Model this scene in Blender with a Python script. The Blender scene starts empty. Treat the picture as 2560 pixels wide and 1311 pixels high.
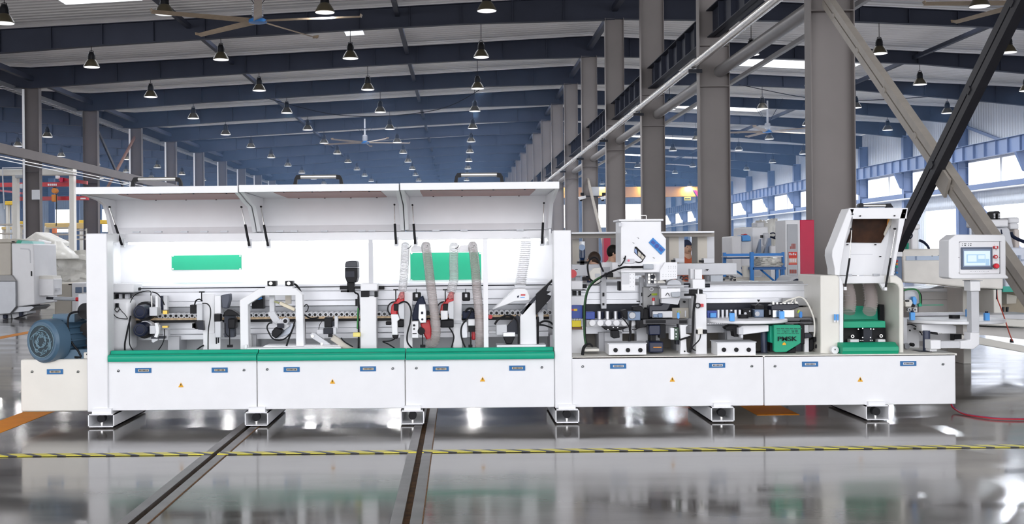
import bpy, bmesh, math, random
from mathutils import Vector, Matrix
random.seed(7)
S = bpy.context.scene
COL = S.collection
# ------------------------------------------------------------------ camera (calibrated on a 2560x1311 frame)
F, CX, CY, ROLL, CAMZ = 2895.0, 1145.0, 630.0, 0.0092, 1.565
cam = bpy.data.objects.new('camera', bpy.data.cameras.new('camera'))
COL.objects.link(cam)
cam.location = (0, 0, CAMZ)
cam.rotation_euler = (math.pi / 2, ROLL, 0)
cam.data.sensor_width = 36.0
cam.data.lens = F * 36.0 / 2560.0
cam.data.shift_x = (1280.0 - CX) / 2560.0
cam.data.shift_y = -(655.5 - CY) / 2560.0
cam.data.clip_end = 500
S.camera = cam
# ------------------------------------------------------------------ daylight
wd = bpy.data.worlds.new('daylight'); S.world = wd; wd.use_nodes = True
bg = wd.node_tree.nodes['Background']
bg.inputs[0].default_value = (0.95, 0.955, 1.0, 1)
bg.inputs[1].default_value = 3.7
def portal(loc, rot, sx, sy):
    l = bpy.data.lights.new('door_portal', 'AREA'); l.shape = 'RECTANGLE'; l.size = sx; l.size_y = sy
    l.cycles.is_portal = True
    o = bpy.data.objects.new('door_portal', l); o.location = loc; o.rotation_euler = rot; COL.objects.link(o)
portal((-19, -8.9, 4.8), (math.pi / 2, 0, 0), 96, 9.6)           # the open front of the hall
for k in range(5, 20):                                             # unseen rooflights added behind the rafters
    for x, w in ((-6, 19), (17.5, 18), (-30.5, 19)): portal((x, 8 * (k + .2) + .5 * (.4 + .03 * 8 * (k + .2) + min(.1 * 8 * (k + .2), 7)), 10.0), (0, 0, 0), w, 3.5)
portal((29.3, 80, 5.65), (0, math.pi / 2, 0), 1.4, 170)           # right clerestory
portal((-67.0, 80, 4.9), (0, -math.pi / 2, 0), 1.9, 170)          # left clerestory
LAMP_W, LAMP_WR, WORK_W = 130.0, 280.0, 1.5
HAZE = 0.0024
VS = S.view_settings
VS.view_transform = 'Standard'; VS.look = 'None'; VS.gamma = 1.0; VS.use_curve_mapping = False
VS.exposure = 0.0
CR, SR = math.cos(ROLL), math.sin(ROLL)

def W(px, py, Y):
    dx, dy = px - CX, py - CY
    u, v = dx * CR - dy * SR, dx * SR + dy * CR
    return Vector((u * Y / F, Y, CAMZ - v * Y / F))
def proj(p):
    u = p[0] * F / p[1]; v = (CAMZ - p[2]) * F / p[1]
    return CX + u * CR + v * SR, CY - u * SR + v * CR

# ------------------------------------------------------------------ materials
MATS = {}
def mat(name, col, rough=0.5, metal=0.0, var=0.04, scale=6.0, emit=None, es=0.0, trans=0.0, alpha=1.0, bump=0.0, bscale=40.0, coat=0.0):
    if name in MATS: return MATS[name]
    m = bpy.data.materials.new(name); m.use_nodes = True
    nt = m.node_tree; b = nt.nodes['Principled BSDF']
    b.inputs['Roughness'].default_value = rough; b.inputs['Metallic'].default_value = metal
    tc = nt.nodes.new('ShaderNodeTexCoord'); nz = nt.nodes.new('ShaderNodeTexNoise')
    nz.inputs['Scale'].default_value = scale; nz.inputs['Detail'].default_value = 4
    nt.links.new(tc.outputs['Object'], nz.inputs['Vector'])
    rp = nt.nodes.new('ShaderNodeValToRGB')
    rp.color_ramp.elements[0].position = 0.3; rp.color_ramp.elements[1].position = 0.7
    rp.color_ramp.elements[0].color = tuple(max(0, c * (1 - var)) for c in col) + (1,)
    rp.color_ramp.elements[1].color = tuple(min(1, c * (1 + var)) for c in col) + (1,)
    nt.links.new(nz.outputs['Fac'], rp.inputs['Fac']); nt.links.new(rp.outputs['Color'], b.inputs['Base Color'])
    if emit:
        b.inputs['Emission Color'].default_value = tuple(emit) + (1,); b.inputs['Emission Strength'].default_value = es
    if trans: b.inputs['Transmission Weight'].default_value = trans; b.inputs['IOR'].default_value = 1.1
    if coat: b.inputs['Coat Weight'].default_value = coat
    b.inputs['Alpha'].default_value = alpha
    if bump:
        n2 = nt.nodes.new('ShaderNodeTexNoise'); n2.inputs['Scale'].default_value = bscale
        nt.links.new(tc.outputs['Object'], n2.inputs['Vector'])
        bp = nt.nodes.new('ShaderNodeBump'); bp.inputs['Strength'].default_value = bump; bp.inputs['Distance'].default_value = 0.01
        nt.links.new(n2.outputs['Fac'], bp.inputs['Height']); nt.links.new(bp.outputs['Normal'], b.inputs['Normal'])
    MATS[name] = m
    return m
def wave_mat(name, col, axis, period, rough=0.5, depth=0.02, metal=0.0):
    m = mat(name, col, rough, metal, 0.08, 0.4)
    nt = m.node_tree; b = nt.nodes['Principled BSDF']
    g = nt.nodes.new('ShaderNodeNewGeometry'); w = nt.nodes.new('ShaderNodeTexWave')
    w.bands_direction = axis; w.inputs['Scale'].default_value = (math.pi * 2 / period) / 20.0 
    w.inputs['Distortion'].default_value = 0.0
    nt.links.new(g.outputs['Position'], w.inputs['Vector'])
    bp = nt.nodes.new('ShaderNodeBump'); bp.inputs['Strength'].default_value = 1.0; bp.inputs['Distance'].default_value = depth
    nt.links.new(w.outputs['Fac'], bp.inputs['Height']); nt.links.new(bp.outputs['Normal'], b.inputs['Normal'])
    return m
WHITE = mat('white_paint', (0.86, 0.865, 0.885), 0.35, var=0.015)
IVORY = mat('ivory_paint', (0.78, 0.76, 0.70), 0.4, var=0.02)
LGREY = mat('light_grey_paint', (0.62, 0.63, 0.66), 0.4, var=0.03)
MGREY = mat('mid_grey_metal', (0.33, 0.34, 0.36), 0.35, 0.5)
BEIGE = mat('beige_paint', (0.56, 0.52, 0.45), 0.45, var=0.03)
BLACK = mat('black_plastic', (0.012, 0.012, 0.014), 0.4)
DARK = mat('dark_metal', (0.03, 0.032, 0.04), 0.35, 0.3)
NAVY = mat('navy_paint', (0.013, 0.018, 0.042), 0.35)
STEEL = mat('brushed_steel', (0.72, 0.71, 0.69), 0.22, 1.0)
ALU = mat('anodised_aluminium', (0.70, 0.71, 0.74), 0.35, 0.35)
GREEN = mat('green_paint', (0.0, 0.36, 0.22), 0.4, var=0.03)
GREENP = mat('bright_green_sheet', (0.003, 0.34, 0.185), 0.5, var=0.02)
RED = mat('red_paint', (0.55, 0.012, 0.02), 0.3)
CRIMSON = mat('crimson_sheet', (0.62, 0.01, 0.07), 0.35)
BLUE = mat('blue_paint', (0.02, 0.20, 0.58), 0.35)
RBLUE = mat('royal_blue_paint', (0.015, 0.055, 0.33), 0.35)
LBLUE = mat('light_blue_plastic', (0.10, 0.38, 0.85), 0.4)
YELLOW = mat('yellow_paint', (0.85, 0.55, 0.02), 0.4)
ORANGE = mat('orange_paint', (0.75, 0.26, 0.02), 0.4)
TAN = mat('wood_tan', (0.60, 0.44, 0.27), 0.5, var=0.25, scale=30)
BLUEGREY = mat('motor_blue_grey', (0.065, 0.13, 0.20), 0.4, var=0.06)
RAFT = mat('dark_blue_grey_steel', (0.036, 0.041, 0.061), 0.55, var=0.10, scale=0.8)
COLM = mat('column_grey_steel', (0.135, 0.120, 0.117), 0.5, var=0.08, scale=0.8)
COLL = mat('lit_column_grey_steel', (0.22, 0.197, 0.19), 0.5, var=0.08, scale=0.8)  # column grey again, lightened for the stronger light on the middle row
WCOL = mat('haze_blue_column_steel', (0.13, 0.18, 0.32), 0.45, var=0.06, scale=0.8)  # steel paint with the blue of the far haze put into its colour
BRACE = mat('brace_beige_steel', (0.40, 0.365, 0.32), 0.45, var=0.08)
BRACED = mat('brace_dark_steel', (0.03, 0.03, 0.036), 0.4, var=0.08)
LAMPB = mat('lamp_bronze', (0.10, 0.085, 0.055), 0.35, 0.6)
LENS = mat('lamp_lens', (0.85, 0.86, 0.88), 0.3, emit=(1, 1, 1), es=1.0)
RUST = mat('rusty_steel', (0.16, 0.075, 0.025), 0.7, var=0.5, scale=14)
RAILM = mat('worn_rail_steel', (0.17, 0.155, 0.155), 0.35, 0.5, var=0.25, scale=5)
SCREEN = mat('screen_glow', (0.05, 0.06, 0.07), 0.2, emit=(0.72, 0.88, 1.0), es=0.9)
SCREENB = mat('screen_window_glow', (0.05, 0.06, 0.07), 0.2, emit=(0.40, 0.66, 0.92), es=0.8)
AMBER = mat('amber_acrylic', (0.035, 0.013, 0.005), 0.3, var=0.6, scale=8)
AMBER.node_tree.nodes['Principled BSDF'].inputs['Specular IOR Level'].default_value = 0.08
MAUVE = mat('tinted_acrylic', (0.46, 0.27, 0.25), 0.4, var=0.05)
SKIN = mat('skin', (0.60, 0.36, 0.25), 0.5)
HAIR = mat('black_hair', (0.012, 0.01, 0.009), 0.5)
CLOTHW = mat('pale_cloth', (0.7, 0.68, 0.62), 0.8)
CLOTHN = mat('navy_cloth', (0.02, 0.03, 0.08), 0.8)
CLOTHO = mat('orange_cloth', (0.55, 0.12, 0.05), 0.8)
TEXTM = mat('black_print', (0.01, 0.02, 0.02), 0.5)
WARN = mat('warning_amber', (0.85, 0.42, 0.01), 0.5)
LABELT = mat('label_tan', (0.55, 0.48, 0.36), 0.5)
for mm in (BLACK, DARK, NAVY, BRACED, HAIR, TEXTM, RAFT, COLM, MAUVE): mm.node_tree.nodes['Principled BSDF'].inputs['Specular IOR Level'].default_value = 0.15
CONC = None

# clear ribbed hose
def hose_mat(name, tint, alpha):
    m = mat(name, tint, 0.15, var=0.02)
    m.node_tree.nodes['Principled BSDF'].inputs['Alpha'].default_value = alpha
    return m
HOSE = hose_mat('clear_hose_wall', (0.90, 0.90, 0.92), 0.30)
HOSED = hose_mat('clear_hose_wall_rosy', (0.55, 0.47, 0.45), 0.45)
WRAP = hose_mat('plastic_wrap', (0.78, 0.78, 0.75), 0.75)
def glass(name, col, fac):
    m = bpy.data.materials.new(name); m.use_nodes = True; nt = m.node_tree
    out = nt.nodes['Material Output']; nt.nodes.remove(nt.nodes['Principled BSDF'])
    a = nt.nodes.new('ShaderNodeBsdfTransparent'); a.inputs[0].default_value = col
    g = nt.nodes.new('ShaderNodeBsdfGlossy'); g.inputs['Roughness'].default_value = 0.05
    x = nt.nodes.new('ShaderNodeMixShader'); x.inputs[0].default_value = fac
    nt.links.new(a.outputs[0], x.inputs[1]); nt.links.new(g.outputs[0], x.inputs[2]); nt.links.new(x.outputs[0], out.inputs[0])
    return m
PANE = glass('window_glass', (0.95, 0.97, 1, 1), 0.04)

# ------------------------------------------------------------------ mesh builder
ZOOM = {'A': (180, 680, 5.4625), 'B': (540, 680, 5.958), 'C': (820, 580, 4.0975), 'D': (950, 600, 4.369), 'E': (1160, 580, 4.0975), 'G': (1420, 640, 5.243),
        'H': (1640, 640, 5.041), 'I': (1700, 600, 4.37), 'J': (1820, 730, 7.713), 'K': (2020, 480, 3.12), 'L': (2220, 560, 3.856), 'M': (2240, 680, 5.959), 'N': (2220, 480, 5.959),
        'O': (0, 570, 3.744), 'P': (1400, 520, 3.45), 'Q': (1780, 520, 6.243), 'R': (0, 400, 6.556), 'T': (1400, 560, 6.554), 'U': (1640, 460, 5.464)}
class MB:
    def __init__(s, z=None): s.v = []; s.f = []; s.k = []; s.mi = 0; s.z = ZOOM[z] if z else (0, 0, 1.0)
    def add(s, vs, fs):
        n = len(s.v); s.v += [Vector(p) for p in vs]; s.f += [[n + i for i in f] for f in fs]; s.k += [s.mi] * len(fs); return s
    def hexa(s, a, b):
        return s.add(list(a) + list(b), [(0, 1, 2, 3), (4, 7, 6, 5), (0, 4, 5, 1), (1, 5, 6, 2), (2, 6, 7, 3), (3, 7, 4, 0)])
    def box(s, x0, x1, y0, y1, z0, z1):
        return s.hexa([(x0, y0, z0), (x1, y0, z0), (x1, y0, z1), (x0, y0, z1)], [(x0, y1, z0), (x1, y1, z0), (x1, y1, z1), (x0, y1, z1)])
    def beam(s, p, q, w, h, up=(0, 0, 1)):
        p, q = Vector(p), Vector(q); d = (q - p).normalized(); u = Vector(up)
        if abs(d.dot(u)) > .98: u = Vector((0, 1, 0))
        a = d.cross(u).normalized() * w / 2; b = a.cross(d).normalized() * h / 2
        return s.hexa([p - a - b, p + a - b, p + a + b, p - a + b], [q - a - b, q + a - b, q + a + b, q - a + b])
    def frame(s, d):
        d = Vector(d).normalized(); u = Vector((0, 0, 1)) if abs(d.z) < .9 else Vector((0, 1, 0))
        a = d.cross(u).normalized(); return d, a, d.cross(a).normalized()
    def lathe(s, c, axis, prof, n=20, cap=True):
        c = Vector(c); d, a, b = s.frame(axis); vs = []; fs = []
        for r, h in prof:
            for i in range(n):
                t = 2 * math.pi * i / n; vs.append(c + d * h + (a * math.cos(t) + b * math.sin(t)) * r)
        for j in range(len(prof) - 1):
            for i in range(n):
                k = (i + 1) % n; fs.append((j * n + i, j * n + k, (j + 1) * n + k, (j + 1) * n + i))
        if cap:
            fs.append(tuple(range(n))); fs.append(tuple((len(prof) - 1) * n + i for i in range(n)))
        return s.add(vs, fs)
    def cyl(s, p, q, r, n=16, r2=None):
        p, q = Vector(p), Vector(q); return s.lathe(p, q - p, [(r, 0), (r if r2 is None else r2, (q - p).length)], n)
    def ring(s, p, q, ro, ri, n=20):
        p, q = Vector(p), Vector(q); L = (q - p).length
        return s.lathe(p, q - p, [(ri, 0), (ro, 0), (ro, L), (ri, L), (ri, 0)], n, cap=False)
    def ball(s, c, r, sc=(1, 1, 1), n=16, m=10):
        c = Vector(c); vs = []; fs = []
        for j in range(m + 1):
            t = math.pi * j / m
            for i in range(n):
                p = 2 * math.pi * i / n
                vs.append(c + Vector((r * sc[0] * math.sin(t) * math.cos(p), r * sc[1] * math.sin(t) * math.sin(p), r * sc[2] * math.cos(t))))
        for j in range(m):
            for i in range(n):
                k = (i + 1) % n; fs.append((j * n + i, j * n + k, (j + 1) * n + k, (j + 1) * n + i))
        return s.add(vs, fs)
    def tube(s, pts, r, n=8, smooth=4, rfun=None):
        pts = [Vector(p) for p in pts]
        if smooth and len(pts) > 2:
            o = []
            for i in range(len(pts) - 1):
                p0 = pts[max(i - 1, 0)]; p1 = pts[i]; p2 = pts[i + 1]; p3 = pts[min(i + 2, len(pts) - 1)]
                for k in range(smooth):
                    t = k / smooth
                    o.append(0.5 * ((2 * p1) + (p2 - p0) * t + (2 * p0 - 5 * p1 + 4 * p2 - p3) * t * t + (3 * p1 - p0 - 3 * p2 + p3) * t ** 3))
            pts = o + [pts[-1]]
        vs = []; fs = []; a = None
        for i, p in enumerate(pts):
            d = (pts[min(i + 1, len(pts) - 1)] - pts[max(i - 1, 0)])
            d = d.normalized() if d.length > 1e-9 else Vector((0, 0, 1))
            if a is None: _, a, _ = s.frame(d)
            a = (a - d * a.dot(d)).normalized(); b = d.cross(a)
            rr = r if rfun is None else rfun(i / (len(pts) - 1)) * r
            for j in range(n):
                t = 2 * math.pi * j / n; vs.append(p + (a * math.cos(t) + b * math.sin(t)) * rr)
        for i in range(len(pts) - 1):
            for j in range(n):
                k = (j + 1) % n; fs.append((i * n + j, i * n + k, (i + 1) * n + k, (i + 1) * n + j))
        fs.append(tuple(range(n))); fs.append(tuple((len(pts) - 1) * n + i for i in range(n)))
        return s.add(vs, fs)
    def prism(s, poly, off):
        poly = [Vector(p) for p in poly]; off = Vector(off); n = len(poly)
        return s.add(poly + [p + off for p in poly], [tuple(range(n)), tuple(range(2 * n - 1, n - 1, -1))] + [(i, (i + 1) % n, n + (i + 1) % n, n + i) for i in range(n)])
    def profx(s, x0, x1, yz): return s.prism([(x0, y, z) for y, z in yz], (x1 - x0, 0, 0))
    def profy(s, y0, y1, xz): return s.prism([(x, y0, z) for x, z in xz], (0, y1 - y0, 0))
    # shapes measured in photo pixels at depth Y, going back by d
    def w(s, x, y, Y): return W(s.z[0] + x / s.z[2], s.z[1] + y / s.z[2], Y)
    def l(s, r, Y): return r / s.z[2] * Y / F
    def pb(s, x0, y0, x1, y1, Y, d):
        c = s.w((x0 + x1) / 2, (y0 + y1) / 2, Y); hx = s.l(abs(x1 - x0) / 2, Y); hz = s.l(abs(y1 - y0) / 2, Y)
        return s.box(c.x - hx, c.x + hx, Y, Y + d, c.z - hz, c.z + hz)
    def pc(s, cx, cy, r, Y, d, n=20):
        c = s.w(cx, cy, Y); return s.cyl(c, c + Vector((0, d, 0)), s.l(r, Y), n)
    def pl(s, cx, cy, prof, Y, n=24):   # lathe around the viewing direction, profile (radius px, metres back)
        c = s.w(cx, cy, Y); return s.lathe(c, (0, 1, 0), [(s.l(r, Y), h) for r, h in prof], n)
    def pr(s, cx, cy, r, ri, Y, d, n=20):
        c = s.w(cx, cy, Y); return s.ring(c, c + Vector((0, d, 0)), s.l(r, Y), s.l(ri, Y), n)
    def ph(s, x0, x1, y, r, Y, n=14):
        p = s.w(x0, y, Y); q = s.w(x1, y, Y); q.z = p.z; return s.cyl(p, q, s.l(r, Y), n)
    def pv(s, x, y0, y1, r, Y, n=14, r2=None):
        p = s.w(x, y0, Y); q = s.w(x, y1, Y); q.x = p.x; return s.cyl(p, q, s.l(r, Y), n, None if r2 is None else s.l(r2, Y))
    def pe(s, x0, y0, x1, y1, r, Y, n=12):
        return s.cyl(s.w(x0, y0, Y), s.w(x1, y1, Y), s.l(r, Y), n)
    def pp(s, pts, Y, d): return s.prism([s.w(x, y, Y) for x, y in pts], (0, d, 0))
    def pt(s, pts, r, Y, n=8, smooth=5): return s.tube([s.w(p[0], p[1], p[2] if len(p) > 2 else Y) for p in pts], s.l(r, Y), n, smooth)
    def build(s, name, m, parent=None, bev=0.0, label=None, local=False, seg=2):
        parent = shallow(parent)
        me = bpy.data.meshes.new(name)
        pw = Vector((0, 0, 0)) if parent is None else wloc(parent)
        lo = Vector([min(p[i] for p in s.v) for i in range(3)]); hi = Vector([max(p[i] for p in s.v) for i in range(3)])
        c = Vector((0, 0, 0)) if local else (lo + hi) / 2
        me.from_pydata([tuple(p - c) for p in s.v], [], s.f)
        for mm in (m if isinstance(m, (list, tuple)) else [m]): me.materials.append(mm)
        me.polygons.foreach_set('material_index', s.k)
        bm = bmesh.new(); bm.from_mesh(me); bmesh.ops.recalc_face_normals(bm, faces=bm.faces[:]); bm.to_mesh(me); bm.free()
        me.polygons.foreach_set('use_smooth', [True] * len(me.polygons)); me.set_sharp_from_angle(angle=0.6)
        o = bpy.data.objects.new(name, me); COL.objects.link(o)
        if parent is not None:
            o.parent = parent
            o.location = c if local else c - pw
        else: o.location = c
        if bev:
            b = o.modifiers.new('bevel', 'BEVEL'); b.width = bev; b.segments = seg; b.limit_method = 'ANGLE'; b.angle_limit = 0.7
        if label: o['label'] = label
        return o
def shallow(p):
    n = 0; q = p
    while q is not None and q.parent is not None: n += 1; q = q.parent
    while n > 1: p = p.parent; n -= 1
    return p
def wloc(o):
    v = Vector((0, 0, 0))
    while o is not None: v += o.location; o = o.parent
    return v
def thing(name, label, cat, loc=(0, 0, 0), group=None):
    o = bpy.data.objects.new(name, None); COL.objects.link(o); o.location = loc; o.empty_display_size = 0.2
    return tag(o, label, cat, group)
def tag(o, label, cat, group=None):
    o['label'] = label; o['category'] = cat
    if group: o['group'] = group
    return o
def struct(o, label=None):
    o['kind'] = 'structure'
    if label: o['label'] = label
    return o
def copy_tree(o, loc=None, label=None, group=None, parent=None):
    c = o.copy(); COL.objects.link(c)
    if parent is not None: c.parent = parent
    if loc is not None: c.location = loc
    if label: c['label'] = label
    if group: c['group'] = group
    for ch in list(o.children): copy_tree(ch, parent=c)
    return c
def text_mesh(body, size, mat_, parent, name, origin, label=None, bold=0.0, sx=1.0):
    cu = bpy.data.curves.new('lettering', 'FONT'); cu.body = body; cu.size = size; cu.align_x = 'CENTER'; cu.align_y = 'CENTER'; cu.extrude = 0.001; cu.offset = bold
    t = bpy.data.objects.new('lettering', cu); COL.objects.link(t)
    bpy.context.view_layer.update()
    me = bpy.data.meshes.new_from_object(t.evaluated_get(bpy.context.evaluated_depsgraph_get()))
    bpy.data.objects.remove(t); bpy.data.curves.remove(cu)
    for v in me.vertices: v.co = Vector((v.co.x * sx, -v.co.z, v.co.y))
    me.materials.clear(); me.materials.append(mat_)
    o = bpy.data.objects.new(name, me); COL.objects.link(o); o.parent = parent
    o.location = Vector(origin) - (wloc(parent) if parent else Vector((0, 0, 0)))
    if label: o['label'] = label
    return o
ORD = ['nearest', 'second', 'third', 'fourth', 'fifth', 'sixth', 'seventh', 'eighth', 'ninth', 'tenth', 'eleventh', 'twelfth', 'thirteenth', 'fourteenth', 'fifteenth', 'sixteenth', 'seventeenth', 'eighteenth', 'nineteenth', 'twentieth']
def nth(i): return 'frontmost' if i == 0 else ORD[i] + ' from the front'
# ================================================================== THE HALL
XL, XR, XW, XLL, XO = -18.2, 5.7, 28.9, -42.6, -67.0            # column lines and outer walls
YF, YE = -9.0, 172.0                                 # open front and far end wall
FR = [8 * (k + .2) for k in range(1, 21)]            # frames every 8 m
def roof_top(x):
    if x < XLL: return 10.94 - (XLL - x) * 0.055
    if x < XL: return 9.6 + (XL - x) * 0.055
    if x < XR: return 9.6 + (x - XL) * 0.0475
    return 10.735 - (x - XR) * 0.056
# floor with two rail slots
fm = bpy.data.materials.new('polished_concrete'); fm.use_nodes = True
nt = fm.node_tree; b = nt.nodes['Principled BSDF']
tc = nt.nodes.new('ShaderNodeTexCoord')
mp = nt.nodes.new('ShaderNodeMapping'); mp.inputs['Scale'].default_value = (0.25, 0.9, 1)
nt.links.new(tc.outputs['Object'], mp.inputs['Vector'])
n1 = nt.nodes.new('ShaderNodeTexNoise'); n1.inputs['Scale'].default_value = 1.1; n1.inputs['Detail'].default_value = 8; n1.inputs['Roughness'].default_value = 0.6
nt.links.new(mp.outputs['Vector'], n1.inputs['Vector'])
rp = nt.nodes.new('ShaderNodeValToRGB')
rp.color_ramp.elements[0].position = 0.32; rp.color_ramp.elements[0].color = (0.098, 0.088, 0.080, 1)
rp.color_ramp.elements[1].position = 0.72; rp.color_ramp.elements[1].color = (0.225, 0.208, 0.195, 1)
e = rp.color_ramp.elements.new(0.5); e.color = (0.158, 0.146, 0.136, 1)
nt.links.new(n1.outputs['Fac'], rp.inputs['Fac'])
# faint old green paint smears
n3 = nt.nodes.new('ShaderNodeTexNoise'); n3.inputs['Scale'].default_value = 0.7; n3.inputs['Detail'].default_value = 3
nt.links.new(mp.outputs['Vector'], n3.inputs['Vector'])
r3 = nt.nodes.new('ShaderNodeValToRGB'); r3.color_ramp.elements[0].position = 0.64; r3.color_ramp.elements[1].position = 0.74
r3.color_ramp.elements[1].color = (0.35, 0.35, 0.35, 1)
nt.links.new(n3.outputs['Fac'], r3.inputs['Fac'])
mx = nt.nodes.new('ShaderNodeMix'); mx.data_type = 'RGBA'; mx.inputs['B'].default_value = (0.10, 0.16, 0.135, 1)
nt.links.new(r3.outputs['Color'], mx.inputs['Factor']); nt.links.new(rp.outputs['Color'], mx.inputs['A'])
nt.links.new(mx.outputs['Result'], b.inputs['Base Color'])
n2 = nt.nodes.new('ShaderNodeTexNoise'); n2.inputs['Scale'].default_value = 2.2; n2.inputs['Detail'].default_value = 5
nt.links.new(mp.outputs['Vector'], n2.inputs['Vector'])
mr = nt.nodes.new('ShaderNodeMapRange'); mr.inputs['From Min'].default_value = 0.35; mr.inputs['From Max'].default_value = 0.7
mr.inputs['To Min'].default_value = 0.07; mr.inputs['To Max'].default_value = 0.2
nt.links.new(n2.outputs['Fac'], mr.inputs['Value']); nt.links.new(mr.outputs['Result'], b.inputs['Roughness'])
b.inputs['IOR'].default_value = 1.55
bp = nt.nodes.new('ShaderNodeBump'); bp.inputs['Strength'].default_value = 0.12; bp.inputs['Distance'].default_value = 0.01
nt.links.new(n1.outputs['Fac'], bp.inputs['Height']); nt.links.new(bp.outputs['Normal'], b.inputs['Normal'])
GX = (-1.91, -0.315); GW = 0.022
m = MB()
xs = [XO - 0.3, GX[0] - GW, GX[0] + GW, GX[1] - GW, GX[1] + GW, 45]
for i in (0, 2, 4):
    m.box(xs[i], xs[i + 1], YF - 6, YE, -0.12, 0)
m.box(xs[1], xs[2], 40, YE, -0.12, 0); m.box(xs[3], xs[4], 40, YE, -0.12, 0)
struct(m.build('floor', fm), 'polished grey concrete floor of the hall')
for i, gx in enumerate(GX):
    r = thing('floor_rail', ['rusty slotted floor rail running under the machine left of its centre', 'rusty slotted floor rail running under the machine near its centre'][i], 'rail', (gx, 6, 0), 'slotted rails in the floor')
    for sx in (-1, 1):
        MB().box(min(gx + sx * GW, gx + sx * (GW + .07)), max(gx + sx * GW, gx + sx * (GW + .07)), 2, 40, 0.0, 0.004).build('rail_plate', RAILM, r)
    MB().box(gx + GW + .07, gx + GW + .078, 2, 40, 0.0, 0.005).build('weld_edge', RUST, r)
    MB().box(gx - GW, gx + GW, 2, 40, -0.075, -0.05).build('slot_bottom', RUST, r)
# yellow-black floor tape
tm = bpy.data.materials.new('striped_tape'); tm.use_nodes = True; nt = tm.node_tree; b = nt.nodes['Principled BSDF']; b.inputs['Roughness'].default_value = 0.4
g = nt.nodes.new('ShaderNodeNewGeometry'); sp = nt.nodes.new('ShaderNodeSeparateXYZ'); nt.links.new(g.outputs['Position'], sp.inputs[0])
ma = nt.nodes.new('ShaderNodeMath'); ma.operation = 'MULTIPLY_ADD'; ma.inputs[1].default_value = 1.15; nt.links.new(sp.outputs['Y'], ma.inputs[0]); nt.links.new(sp.outputs['X'], ma.inputs[2])
mb_ = nt.nodes.new('ShaderNodeMath'); mb_.operation = 'DIVIDE'; mb_.inputs[1].default_value = 0.19; nt.links.new(ma.outputs[0], mb_.inputs[0])
mf = nt.nodes.new('ShaderNodeMath'); mf.operation = 'FRACT'; nt.links.new(mb_.outputs[0], mf.inputs[0])
mg = nt.nodes.new('ShaderNodeMath'); mg.operation = 'GREATER_THAN'; mg.inputs[1].default_value = 0.36; nt.links.new(mf.outputs[0], mg.inputs[0])
mx = nt.nodes.new('ShaderNodeMix'); mx.data_type = 'RGBA'; mx.inputs['A'].default_value = (0.03, 0.03, 0.035, 1); mx.inputs['B'].default_value = (0.80, 0.70, 0.05, 1)
nt.links.new(mg.outputs[0], mx.inputs['Factor']); nt.links.new(mx.outputs['Result'], b.inputs['Base Color'])
m = MB()
for x0, x1 in ((-9, GX[0] - GW), (GX[0] + GW, GX[1] - GW), (GX[1] + GW, 9)): m.box(x0, x1, 9.0, 9.11, 0.004, 0.008)
tag(m.build('floor_tape', tm), 'yellow and black striped warning tape stuck across the floor before the machine', 'tape')
LINE = mat('orange_line_paint', (0.88, 0.30, 0.005), 0.6); LINE.node_tree.nodes['Principled BSDF'].inputs['Specular IOR Level'].default_value = 0.2
tag(MB().box(-4.36, -4.06, 9.2, 18, 0, 0.003).build('floor_marking', LINE), 'orange painted line on the floor passing under the machine left end', 'floor marking', 'orange floor markings')
tag(MB().box(-8.9, -8.65, 19, 27, 0, 0.003).build('floor_marking', LINE), 'thin orange painted line on the floor beyond the blue-grey motor', 'floor marking', 'orange floor markings')
tag(MB().box(2.8, 3.2, 10.9, 12.2, 0, 0.003).build('floor_marking', LINE), 'short orange painted patch on the floor under the machine right half', 'floor marking', 'orange floor markings')

# roof sheet
ROOF = wave_mat('corrugated_roof_sheet', (0.86, 0.85, 0.83), 'Y', 0.42, 0.45, 0.10)
SKY = [(-4.5, -3.75, 46.6, 47.5), (-13.2, -10.6, 36.3, 39.2), (12.2, 19.0, 54.3, 56.4), (12.2, 19.0, 71.0, 73.0), (12.2, 19, 90.2, 92.2), (12.2, 19, 106.2, 108.2)]
for y in FR:                # unseen rooflights added behind each rafter to brighten the hall
    if 40 < y < 165: SKY += [(-17.5, 5.0, y + .03 * y + .4, y + min(.1 * y, 7)), (8.5, 26.5, y + .03 * y + .4, y + min(.068 * y, 5.5)), (-40, -21, y + .03 * y + .4, y + min(.1 * y, 7))]
def roof(name, x0, x1, label):
    holes = [s for s in SKY if s[0] >= x0 and s[1] <= x1]
    xs = sorted(set([x0, x1] + [h[0] for h in holes] + [h[1] for h in holes])); ys = sorted(set([YF, YE] + [h[2] for h in holes] + [h[3] for h in holes]))
    m = MB()
    for i in range(len(xs) - 1):
        for j in range(len(ys) - 1):
            if any(h[0] <= xs[i] and xs[i + 1] <= h[1] and h[2] <= ys[j] and ys[j + 1] <= h[3] for h in holes): continue
            e = 1e-4
            za, zb = roof_top(xs[i] + e) + .22, roof_top(xs[i + 1] - e) + .22
            a = [(xs[i], ys[j], za), (xs[i + 1], ys[j], zb), (xs[i + 1], ys[j + 1], zb), (xs[i], ys[j + 1], za)]
            m.hexa(a, [(p[0], p[1], p[2] + .1) for p in a])
    struct(m.build(name, ROOF), label)
roof('ceiling', XL, XR, 'corrugated roof sheets over the left hall')
roof('ceiling', XR, XW + .4, 'corrugated roof sheets over the right hall')
roof('ceiling', XLL, XL, 'corrugated roof sheets over the far left hall')
roof('ceiling', XO - .2, XLL, 'corrugated roof sheets over the outermost left hall')
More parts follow.
